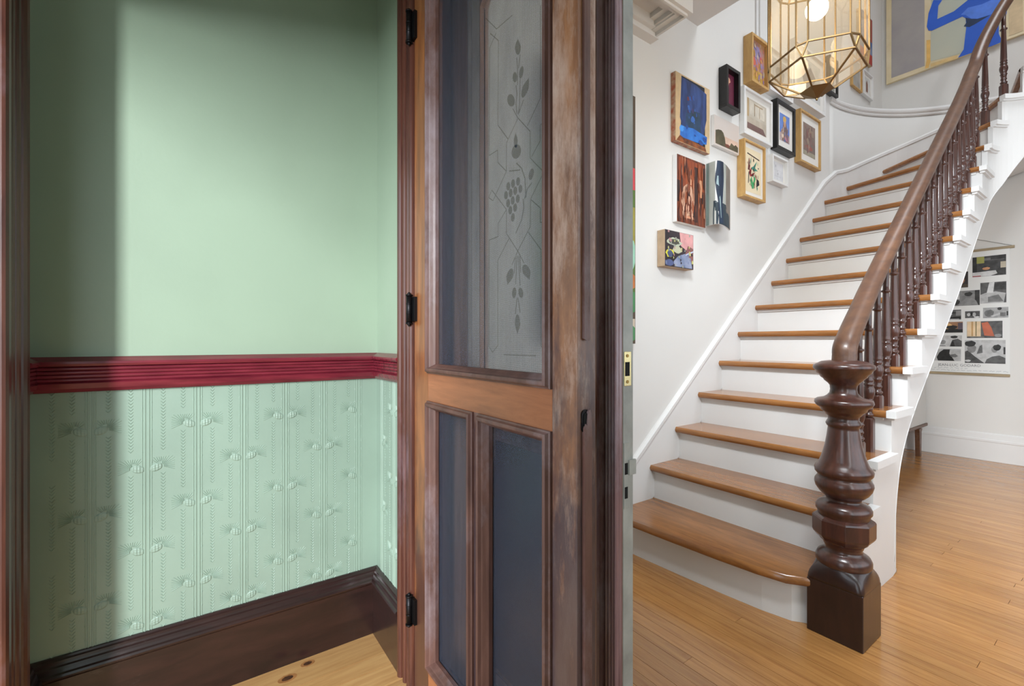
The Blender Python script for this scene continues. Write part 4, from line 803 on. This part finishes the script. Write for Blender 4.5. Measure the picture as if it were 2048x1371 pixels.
picture('oak frame with a red and green inked figure drawing', 3.003, 3.287, 2.028, 2.412, .052, M['oakframe'], .014, (.026,.03), art((226,210,178), (218,198,160), 4),
        [(art((60,140,120)), [(.3,.55),(.5,.62),(.75,.78),(.62,.6),(.8,.55),(.55,.52)]), (art((150,44,46)), [(.2,.45),(.4,.6),(.36,.42),(.62,.5),(.5,.40),(.3,.36)]), (art((70,160,96)), [(.4,.1),(.5,.1),(.66,.36),(.56,.4),(.48,.24),(.38,.38),(.33,.32)]), (art((70,54,46)), [(.1,.86),(.9,.80),(.9,.83),(.12,.89)]), (blk, [(.16,.2),(.20,.2),(.24,.46),(.19,.46)]), (blk, [(.7,.16),(.9,.24),(.86,.34),(.72,.36)]), (blk, rect(.8,.60,.86,.63)), (art((96,40,40)), [(.14,.5),(.22,.8),(.28,.5)]), (art((40,100,90)), [(.3,.7),(.36,.84),(.34,.62)]), (blk, [(.34,.14),(.37,.14),(.33,.3),(.30,.3)])]+daubs(34, [blk, art((54,130,112)), art((120,50,46)), art((86,150,96)), art((70,60,50))], 41, (.1,.12,.88,.82), (.012,.04), 1.8))
picture('rust brown canvas with a pale arched figure', 2.296, 2.584, 1.754, 2.146, .030, None, 0, M['whiteframe'], art((128,62,36), (70,36,26), 7, (1,6,1)),
        [(art((152,72,38),(120,56,32),8,(1,5,1)), rect(.06,.55,.96,.97)), (art((58,34,28)), rect(.6,.05,.72,.9)), (art((50,32,28)), rect(.0,.3,.1,.62)), (art((204,160,132),(150,96,74),12), [(.12,.10),(.58,.14),(.58,.45),(.50,.58),(.34,.60),(.22,.54),(.14,.36)]), (art((110,56,40)), [(.26,.16),(.48,.2),(.46,.42),(.38,.52),(.28,.42)]), (art((206,150,118)), rect(.36,.6,.5,.74)), (art((198,140,104)), rect(.78,.45,.88,.72)), (art((190,130,100)), rect(.2,.08,.6,.12))]+daubs(70, [art((150,78,46)), art((80,42,32)), art((110,58,38)), art((56,34,30)), art((172,112,84)), art((128,66,40))], 31, (.03,.04,.97,.96), (.015,.05), 2.6)+daubs(20, [art((206,160,134)), art((180,128,104)), art((120,66,48))], 32, (.16,.12,.56,.55), (.015,.04), 2.0), 'canvas_painting')
# curved panel: bulges away from the wall
cvp = thing('curved_painting', (HX, 2.75, 1.77), 'curved panel painted with one dark leg standing on pale ground', 'picture', 'pictures on the stair wall')
Z0, Z1 = 1.768, 2.150
CV = catmull([(-1.634,2.594,0),(-1.605,2.592,0),(-1.563,2.589,0),(-1.537,2.595,0),(-1.528,2.629,0),(-1.543,2.707,0),(-1.576,2.810,0)], 8)[8:]
CL = [0]
for a_, b_ in zip(CV[:-1], CV[1:]): CL.append(CL[-1]+(b_-a_).length)
def cxy(s, d=0):
    L0 = min(1, max(0, s))*CL[-1]
    for i in range(len(CL)-1):
        if L0 <= CL[i+1]+1e-9:
            p = CV[i].lerp(CV[i+1], (L0-CL[i])/(CL[i+1]-CL[i])); tt = (CV[i+1]-CV[i]).normalized(); break
    return (p.x+tt.y*d, p.y-tt.x*d)
mb = MB(); rr = []
for i in range(33):
    s = i/32; x, y = cxy(s); x2, y2 = cxy(s, -.007); rr.append([(x2,y2,Z0),(x,y,Z0),(x,y,Z1),(x2,y2,Z1)])
mb.loft(rr, smooth=True); part(mb, 'panel', M['whiteframe'], cvp)
def strip(spans, mat, d, nm):
    """spans: (t, s_left, s_right) rows from bottom to top, laid on the curved face"""
    mb = MB()
    for (t0, a0, b0), (t1, a1, b1) in zip(spans[:-1], spans[1:]):
        for i in range(10):
            u0, u1 = i/10, (i+1)/10
            q = []
            for t, a, b, u in ((t0,a0,b0,u0),(t0,a0,b0,u1),(t1,a1,b1,u1),(t1,a1,b1,u0)):
                x, y = cxy(a+(b-a)*u, d); q.append((x, y, Z0+(Z1-Z0)*t))
            mb.add(q, [(0,1,2,3)], 0, True)
    mb.build(nm, mat, cvp, fix=False)
strip([(0,0,1),(.5,0,1),(1,0,1)], art((176,180,172),(150,152,146),5), .0006, 'painted_surface')
strip([(0,.60,1),(1,.62,1)], art((136,126,116),(112,104,96),9,(1,3,1)), .0010, 'painted_surface'); strip([(0,0,.07),(1,0,.07)], art((116,130,124)), .0010, 'painted_surface')
strip([(0,.16,.9),(.20,.16,.88),(.32,.17,.62),(.345,.17,.60),(.35,.17,.24),(.37,.17,.22)], art((36,48,58),(52,66,74),12), .0014, 'painted_surface')
strip([(.02,.30,.44),(.15,.28,.42),(.35,.26,.40),(.55,.22,.43),(.70,.20,.46),(.80,.21,.46),(.90,.23,.45),(1,.24,.44)], art((22,30,46),(44,62,88),7,(1,1,.4)), .0020, 'painted_surface')
strip([(.1,.33,.35),(.4,.29,.32),(.65,.225,.27),(.76,.24,.265)], art((140,160,164)), .0024, 'painted_surface')
adopt(cvp)
picture('small square canvas of tangled flowers below the others', 2.155, 2.425, 1.480, 1.685, .052, None, 0, art((186,158,128)), art((58,48,54), (36,28,32), 9),
        [(art((206,150,148)), [(.55,.62),(1,.4),(1,1),(.5,1)]), (art((136,88,84)), [(.66,.3),(1,.2),(1,.6),(.8,.66)]), (art((146,152,176),(110,122,150),14), [(.3,.02),(.96,.02),(.9,.3),(.7,.42),(.45,.32),(.3,.16)]), (art((176,182,160)), blob(.32,.70,.24,.12,14,.2,2)), (art((74,72,64)), blob(.32,.70,.18,.08,14,.2,3)), (art((178,176,150)), blob(.42,.50,.17,.10,14,.2,4)), (art((206,200,60)), blob(.16,.36,.14,.12,14,.2,5)), (art((74,82,110)), blob(.18,.35,.10,.09,14,.2,6)), (art((80,90,130)), blob(.14,.10,.16,.10,14,.2,7)), (art((186,194,214)), [(.7,.36),(1,.5),(1,.54),(.74,.42)])]+daubs(40, [art((60,54,70)), art((150,150,140)), art((120,130,160)), art((176,130,130)), art((40,34,40)), art((186,182,120))], 71, (.03,.03,.97,.97), (.02,.055)), 'canvas_painting')
picture('tall canvas in brown, red and leafy greens beside the door edge', 1.28, 1.934, 1.045, 2.362, .030, None, 0, M['whiteframe'], art((84,70,56)),
        [(art((92,118,50),(70,96,40),3), rect(0,.18,1,.71)), (art((150,140,60)), rect(.6,.35,1,.55)), (art((206,70,76)), blob(.9,.665,.16,.05,14,.2,2)), (art((150,196,170)), blob(.93,.36,.1,.07,14,.2,9)), (art((184,110,58)), blob(.95,.25,.09,.03)), (art((70,128,80)), blob(.9,.16,.2,.05,14,.3,5)), (art((196,180,160)), rect(.5,.02,1,.10)), (art((80,140,90)), blob(.95,.04,.1,.03)), (art((76,130,84)), blob(.6,.3,.2,.12,14,.3,6))], 'canvas_painting')
picture('white box frame just above the black framed print', 3.352, 3.706, 2.848, 3.17, .052, M['whiteframe'], .020, .04, art((190,186,180)), [(art((150,146,142)), blob(.5,.5,.3,.3))])
picture('wide white box frame partly behind the lantern', 3.728, 4.285, 2.915, 3.36, .052, M['whiteframe'], .022, .05, art((196,194,190)), [(art((140,136,136)), blob(.5,.5,.3,.3,14,.3))])
picture('small dark frame low beside the lantern tip', 4.401, 4.578, 3.166, 3.48, .04, M['blackframe'], .02, .02, art((150,150,140)), [])
picture('red and blue canvas half hidden by the lantern', 5.10, 5.418, 3.732, 4.18, .03, None, 0, M['canvas'], art((64,92,140), (120,130,160), 10), [(art((166,56,44)), rect(0,0,1,.22)), (art((150,70,50)), rect(.6,.5,1,1)), (art((90,110,140)), blob(.5,.5,.2,.2))], 'canvas_painting')
picture('small grey print in a thin pale frame near the corner', 4.95, 5.188, 3.41, 3.70, .024, M['oakframe'], .010, .012, art((176,172,164), (150,146,138), 8), [])
picture('white frame with a brown arched shape near the corner', 5.20, 5.45, 3.41, 3.645, .03, M['whiteframe'], .014, .03, art((206,204,200)), [(art((126,88,72)), [(.35,.05),(.65,.05),(.65,.6),(.5,.85),(.35,.6)])])

# large figure painting on the far wall
fp_ = thing('large_painting', (-1.1, FY-.02, 3.66), 'large canvas of a blue figure beside grey and sage panels', 'picture')
part(MB().box(-1.594, -.600, 5.768, FY-.001, 3.668, 4.95), 'canvas', art((214,196,156), (224,208,176), 6), fp_, .002)
FC = {'gray': art((166,160,156),(156,150,150),5), 'sage': art((190,190,172),(182,186,172),3), 'orange': art((224,178,100)), 'orange2': art((222,190,132)), 'beige': art((206,182,146)), 'arm': art((46,98,206),(38,88,190),4), 'light': art((84,128,224)), 'shadow': art((34,52,84)), 'head': art((46,98,206))}
mats = []; mb = MB()
for i, k in enumerate(('gray','sage','orange','orange2','beige','head','arm','light','shadow')):
    mats.append(FC[k]); P = FIGURE[k]
    mb.add([(min(max(x,-1.585),-.608), 5.7676-.0004*(i+1), min(z, 4.94)) for x, z in P], [tuple(range(len(P)))], i)
mb.build('painted_surface', mats, fp_, fix=False); adopt(fp_)

# ------------------------------------------------------------------ hanging poster
po = thing('hanging_poster', (-.98, FY, .76), 'hanging paper poster of black and white photographs between two wooden rods', 'poster')
PY = 5.788
part(MB().box(-1.262, -.742, PY, PY+.0012, .775, 1.875), 'poster_sheet', M['paper'], po)
part(MB().box(-1.275, -.714, PY-.008, PY+.008, 1.866, 1.888), 'rod', M['rod'], po, .002)
part(MB().box(-1.268, -.741, PY-.008, PY+.008, .752, .774), 'rod', M['rod'], po, .002)
part(MB().cyl((-1.26,PY,1.886),(-.995,PY,2.00),.0016,6).cyl((-.995,PY,2.00),(-.725,PY,1.886),.0016,6), 'cord', M['string'], po)
g = lambda v: art((v,v,v), (max(0,v-22),)*3, 30)
PH = {
 'desk': (g(70), [(g(46), rect(0,.2,.14,1)), (art((150,150,80)), rect(.13,.66,.36,1)), (g(110), rect(.36,.78,.95,.9)), (g(60), rect(.55,.8,1,1)), (art((196,140,100)), blob(.42,.38,.12,.07)), (g(210), [(0,.02),(.55,.0),(.75,.1),(.7,.26),(0,.22)]), (art((150,60,66)), rect(0,.0,.26,.05)), (art((190,180,160)), rect(.84,.36,1,.66))]),
 'coat': (g(96), [(g(190), [(0,0),(.9,0),(.98,.45),(.6,.55),(.2,.5),(0,.42)]), (g(130), [(.3,.05),(.9,.05),(.7,.4),(.3,.3)]), (g(220), [(.25,.5),(.5,.5),(.55,1),(.35,1)]), (g(70), rect(.55,.62,1,.95))]),
 'face': (art((44,40,38)), [(art((150,110,86)), blob(.62,.55,.24,.32)), (art((70,60,46)), blob(.8,.1,.3,.12)), (art((40,34,32)), blob(.9,.7,.12,.35))]),
 'clerk': (g(140), [(g(60), rect(.86,0,1,1)), (g(60), blob(.30,.25,.14,.2)), (g(200), rect(.32,.45,.42,.9)), (g(60), blob(.68,.76,.12,.14)), (g(150), [(.4,0),(.96,0),(.9,.3),(.75,.55),(.6,.5),(.5,.3)])]),
 'dark': (g(50), [(g(190), rect(0,.52,1,.58)), (g(80), blob(.6,.8,.3,.1))]),
 'crowd': (g(96), [(g(40), rect(0,.1,1,.3)), (g(180), rect(.1,.0,.9,.1)), (g(180), blob(.5,.6,.1,.14)), (g(50), blob(.6,.7,.2,.1)), (g(150), rect(.75,.4,1,.9))]),
 'crowd2': (g(90), [(g(200), blob(.25,.5,.12,.25)), (g(190), blob(.62,.5,.12,.3)), (g(40), blob(.45,.6,.08,.3)), (g(220), blob(.8,.12,.2,.12))]),
 'pair': (g(170), [(g(120), blob(.25,.45,.2,.35)), (g(60), blob(.66,.86,.09,.14)), (g(200), [(.3,.2),(.7,.5),(.8,.4),(.4,.1)]), (g(120), rect(.68,.15,.9,.5)), (g(50), rect(.93,.2,1,.6))]),
 'sunset': (art((150,110,80)), [(art((216,176,120)), blob(.35,.6,.22,.3)), (g(40), rect(0,0,1,.35)), (g(46), blob(.55,.5,.25,.18)), (art((90,80,90)), rect(.8,.3,1,.9))]),
 'orange': (g(96), [(art((222,196,160)), rect(0,.1,.4,1)), (art((190,150,100)), rect(.13,.12,.18,1)), (art((120,110,70)), rect(.25,.12,.28,1)), (art((190,104,76)), [(.45,.6),(.42,.9),(.6,.96),(.7,.6),(.78,.1),(.5,.15)]), (g(150), blob(.88,.14,.1,.1)), (g(120), rect(.1,0,.5,.1))]),
 'hat': (g(206), [(g(90), [(.55,0),(1,0),(1,.5),(.85,.7),(.65,.6),(.6,.3)]), (g(60), blob(.72,.85,.14,.12)), (g(150), blob(.3,.4,.12,.2)), (g(40), [(.6,0),(.75,0),(.7,.5),(.62,.45)]), (g(110), rect(.1,.05,.4,.1))]),
 'dome': (g(190), [(g(36), [(.2,0),(.78,0),(.7,.3),(.6,.6),(.62,.95),(.4,.95),(.25,.7),(.15,.3)]), (g(120), [(.6,.5),(.8,.6),(.9,.4),(.8,.3),(.66,.35)]), (g(120), rect(.0,0,.06,.95))]),
 'two': (g(196), [(g(80), [(0,.0),(.5,.0),(.25,.3),(.08,.55),(0,.5)]), (g(140), blob(.18,.62,.12,.18)), (g(50), blob(.14,.84,.15,.13)), (g(110), [(.3,.4),(.45,.45),(.44,.8),(.38,.75)]), (g(150), blob(.74,.6,.08,.14)), (g(50), blob(.80,.68,.10,.13)), (g(96), [(.5,.0),(1,.0),(1,.25),(.85,.35),(.68,.3),(.55,.18)]), (g(60), rect(.95,.4,1,.7)), (g(210), blob(.08,.1,.08,.05))]),
}
for x0, x1, z0, z1, kd in PHOTOS:
    b, sh = PH[kd]
    pl_ = lambda s, t, d=0, x0=x0, x1=x1, z0=z0, z1=z1: (x0+(x1-x0)*s, PY-.0006-d, z0+(z1-z0)*t)
    mb, mats = shapes_mesh(pl_, b, [(m, clip(p)) for m, p in sh]); mb.build('photo_print', mats, po, fix=False)
ink = art((110,110,112)); inkb = art((120,132,142))
def text_mesh(body, x, z, size, sx=1.0):
    cu = bpy.data.curves.new('lettering', 'FONT'); cu.body = body; cu.size = size; cu.resolution_u = 2
    to = bpy.data.objects.new('lettering_tmp', cu); COL.objects.link(to)
    dg = bpy.context.evaluated_depsgraph_get(); me = bpy.data.meshes.new_from_object(to.evaluated_get(dg))
    bpy.data.objects.remove(to)
    me.materials.clear(); me.materials.append(ink)
    o = bpy.data.objects.new('lettering', me); COL.objects.link(o); o.parent = po
    o.location = (x, PY-.0008, z); o.rotation_euler = (PI/2, 0, 0); o.scale = (sx, 1, 1); return o
text_mesh('JEAN-LUC GODARD', -1.205, .829, .034, .93)
sb = MB(); rnd = random.Random(4)
for x0, x1, z in ((-1.235,-1.155,.812),(-1.12,-1.01,.812),(-1.255,-.775,.793)):
    x = x0
    while x < x1:
        wd = rnd.uniform(.016,.036); n = int(wd/.0035); pts_ = [(x+i*.0035, z+rnd.uniform(-.0035,.0045)) for i in range(n+1)]
        for a, b in zip(pts_[:-1], pts_[1:]): sb.add([(a[0],PY-.0008,a[1]),(b[0],PY-.0008,b[1]),(b[0],PY-.0008,b[1]+.0022),(a[0],PY-.0008,a[1]+.0022)], [(0,1,2,3)])
        x += wd+.008
sb.build('handwriting', inkb, po, fix=False); adopt(po)

# ------------------------------------------------------------------ white sideboard under the stairs
sd = thing('sideboard', (-1.46, 5.3, 0), 'white sideboard on tapered brown wooden legs under the stairs', 'sideboard')
part(MB().box(HX+.026, -1.285, 4.72, 5.765, .278, .86), 'body', M['lacquer'], sd, .003)
for a, b in ((4.73,5.24),(5.25,5.755)): part(MB().box(-1.2852, -1.283, a, b, .288, .85), 'cabinet_door', M['lacquer'], sd, .001)
part(MB().box(HX+.026, -1.276, 4.70, 5.775, .252, .278), 'base_board', M['teak'], sd, .003)
for x in (-1.30, -1.57):
    for y in (4.86, 5.50):
        part(MB().prism([(x,y-.042,.252),(x,y+.052,.252),(x,y+.030,.222),(x,y+.020,.02),(x,y+.020,0),(x,y-.022,0),(x,y-.022,.02),(x,y-.034,.222)], (.036,0,0)), 'leg', M['teak'], sd, .002)
adopt(sd)

# ------------------------------------------------------------------ lantern
LX, LY = -.787, 2.043
la = thing('hanging_lantern', (LX, LY, 3.0), 'faceted brass and glass hanging lantern with a glowing bulb', 'lantern')
A0 = D(35.1)-PI/2       # outward normal of the face turned to the camera
ap, tcut = .155, .023; sh = .179
def hexv(i, Rr, z): a = A0+PI/6+i*PI/3; return Vector((LX+Rr*math.cos(a), LY+Rr*math.sin(a), z))
def ring12(z, sc=1.0):
    out = []
    for i in range(6):
        a = A0+i*PI/3; n = Vector((math.cos(a), math.sin(a), 0)); t = Vector((-n.y, n.x, 0)); hw = (sh/2-tcut)*sc
        c = Vector((LX, LY, z))+n*ap*sc; out += [c-t*hw, c+t*hw]
    return out
ZB, ZL, ZC, ZT = 2.176, 2.126, 2.058, 2.53
rb, rt = ring12(ZB), ring12(ZT); hl = [hexv(i, .168, ZL) for i in range(6)]; hc = [hexv(i, .060, ZC) for i in range(6)]; ht = [hexv(i, .10, ZT+.10) for i in range(6)]
cw_ = .0062
def came(a, b, nm='came'): part(MB().bar(a, b, cw_, cw_*.8), nm, M['lead'], la)
for i in range(12): came(rb[i], rt[i]); came(rb[i], rb[(i+1) % 12]); came(rt[i], rt[(i+1) % 12])
for i in range(6):
    came(hl[i], hl[(i+1) % 6]); came(rb[2*i+1], hl[i]); came(rb[(2*i+2) % 12], hl[i]); came(hl[i], hc[i])
    came(rt[2*i+1], ht[i]); came(rt[(2*i+2) % 12], ht[i]); came(ht[i], ht[(i+1) % 6])
def MBq(p):
    m_ = MB(); m_.add(p, [tuple(range(len(p)))]); return m_
for i in range(12): part(MBq([rb[i], rb[(i+1) % 12], rt[(i+1) % 12], rt[i]]), 'glass_facet', M['lantern_glass'], la)
for i in range(6):
    j = (i+1) % 6
    part(MBq([rb[2*j], rb[2*j+1], hl[j], hl[i]]), 'glass_facet', M['lantern_glass'], la)
    part(MBq([rb[2*i+1], rb[(2*i+2) % 12], hl[i]]), 'glass_facet', M['lantern_glass'], la)
    part(MBq([hl[i], hl[j], hc[j], hc[i]]), 'glass_facet', M['lantern_glass'], la)
    part(MBq([rt[2*j], rt[2*j+1], ht[j], ht[i]]), 'glass_facet', M['lantern_glass'], la)
    part(MBq([rt[2*i+1], rt[(2*i+2) % 12], ht[i]]), 'glass_facet', M['lantern_glass'], la)
cp_ = MB(); cp_.loft([[p for p in hc], [Vector((LX, LY, ZC-.030))+(p-Vector((LX,LY,ZC)))*.06 for p in hc]], smooth=False)
cp_.cyl((LX,LY,ZC-.030), (LX,LY,ZC-.038), .005, r2=.003); part(cp_, 'bottom_cap', M['lead'], la)
tp = MB(); tp.loft([[p+Vector((0,0,.004)) for p in ht], [Vector((LX, LY, ZT+.16))+(p-Vector((LX,LY,ZT+.1)))*.25 for p in ht]], smooth=False); part(tp, 'top_cap', M['oldbrass'], la)
ch = MB()
for k in range(8):
    zc_ = ZT+.175+k*.036; ax = Vector((1,0,0)) if k % 2 else Vector((0,1,0))
    pr_ = [Vector((LX,LY,zc_))+ax*.010*math.cos(q)+Vector((0,0,.022*math.sin(q))) for q in [2*PI*i/12 for i in range(13)]]
    for a, b in zip(pr_[:-1], pr_[1:]): ch.cyl(a, b, .003, 6)
part(ch, 'chain', M['oldbrass'], la)
part(MB().loft([ring(LX,LY,3.0,.05,'c',20), ring(LX,LY,2.99,.05,'c',20), ring(LX,LY,2.975,.02,'c',20)]), 'ceiling_rose', M['oldbrass'], la)
part(MB().cyl((LX,LY,ZT+.14),(LX,LY,2.46),.006).cyl((LX,LY,2.47),(LX,LY,2.43),.017), 'lamp_holder', M['oldbrass'], la)
bz = 2.385; bl_ = [ring(LX,LY,bz-.040*math.cos(q),max(.0005,.040*math.sin(q)),'c',18) for q in [PI*i/10*.9 for i in range(11)]]+[ring(LX,LY,bz+.055,.013,'c',18)]
part(MB().loft(bl_), 'light_bulb', glow('warm bulb', (1.0,.78,.45), 22), la)
lt = bpy.data.lights.new('lantern_bulb_light', 'POINT'); lt.energy = 2.5; lt.color = (1.0,.72,.42); lt.shadow_soft_size = .045
lo = bpy.data.objects.new('lantern_bulb_light', lt); COL.objects.link(lo); lo.location = (LX, LY, bz-.06)
adopt(la)
for o in list(bpy.data.objects):
    if o.get('_local'): del o['_local']
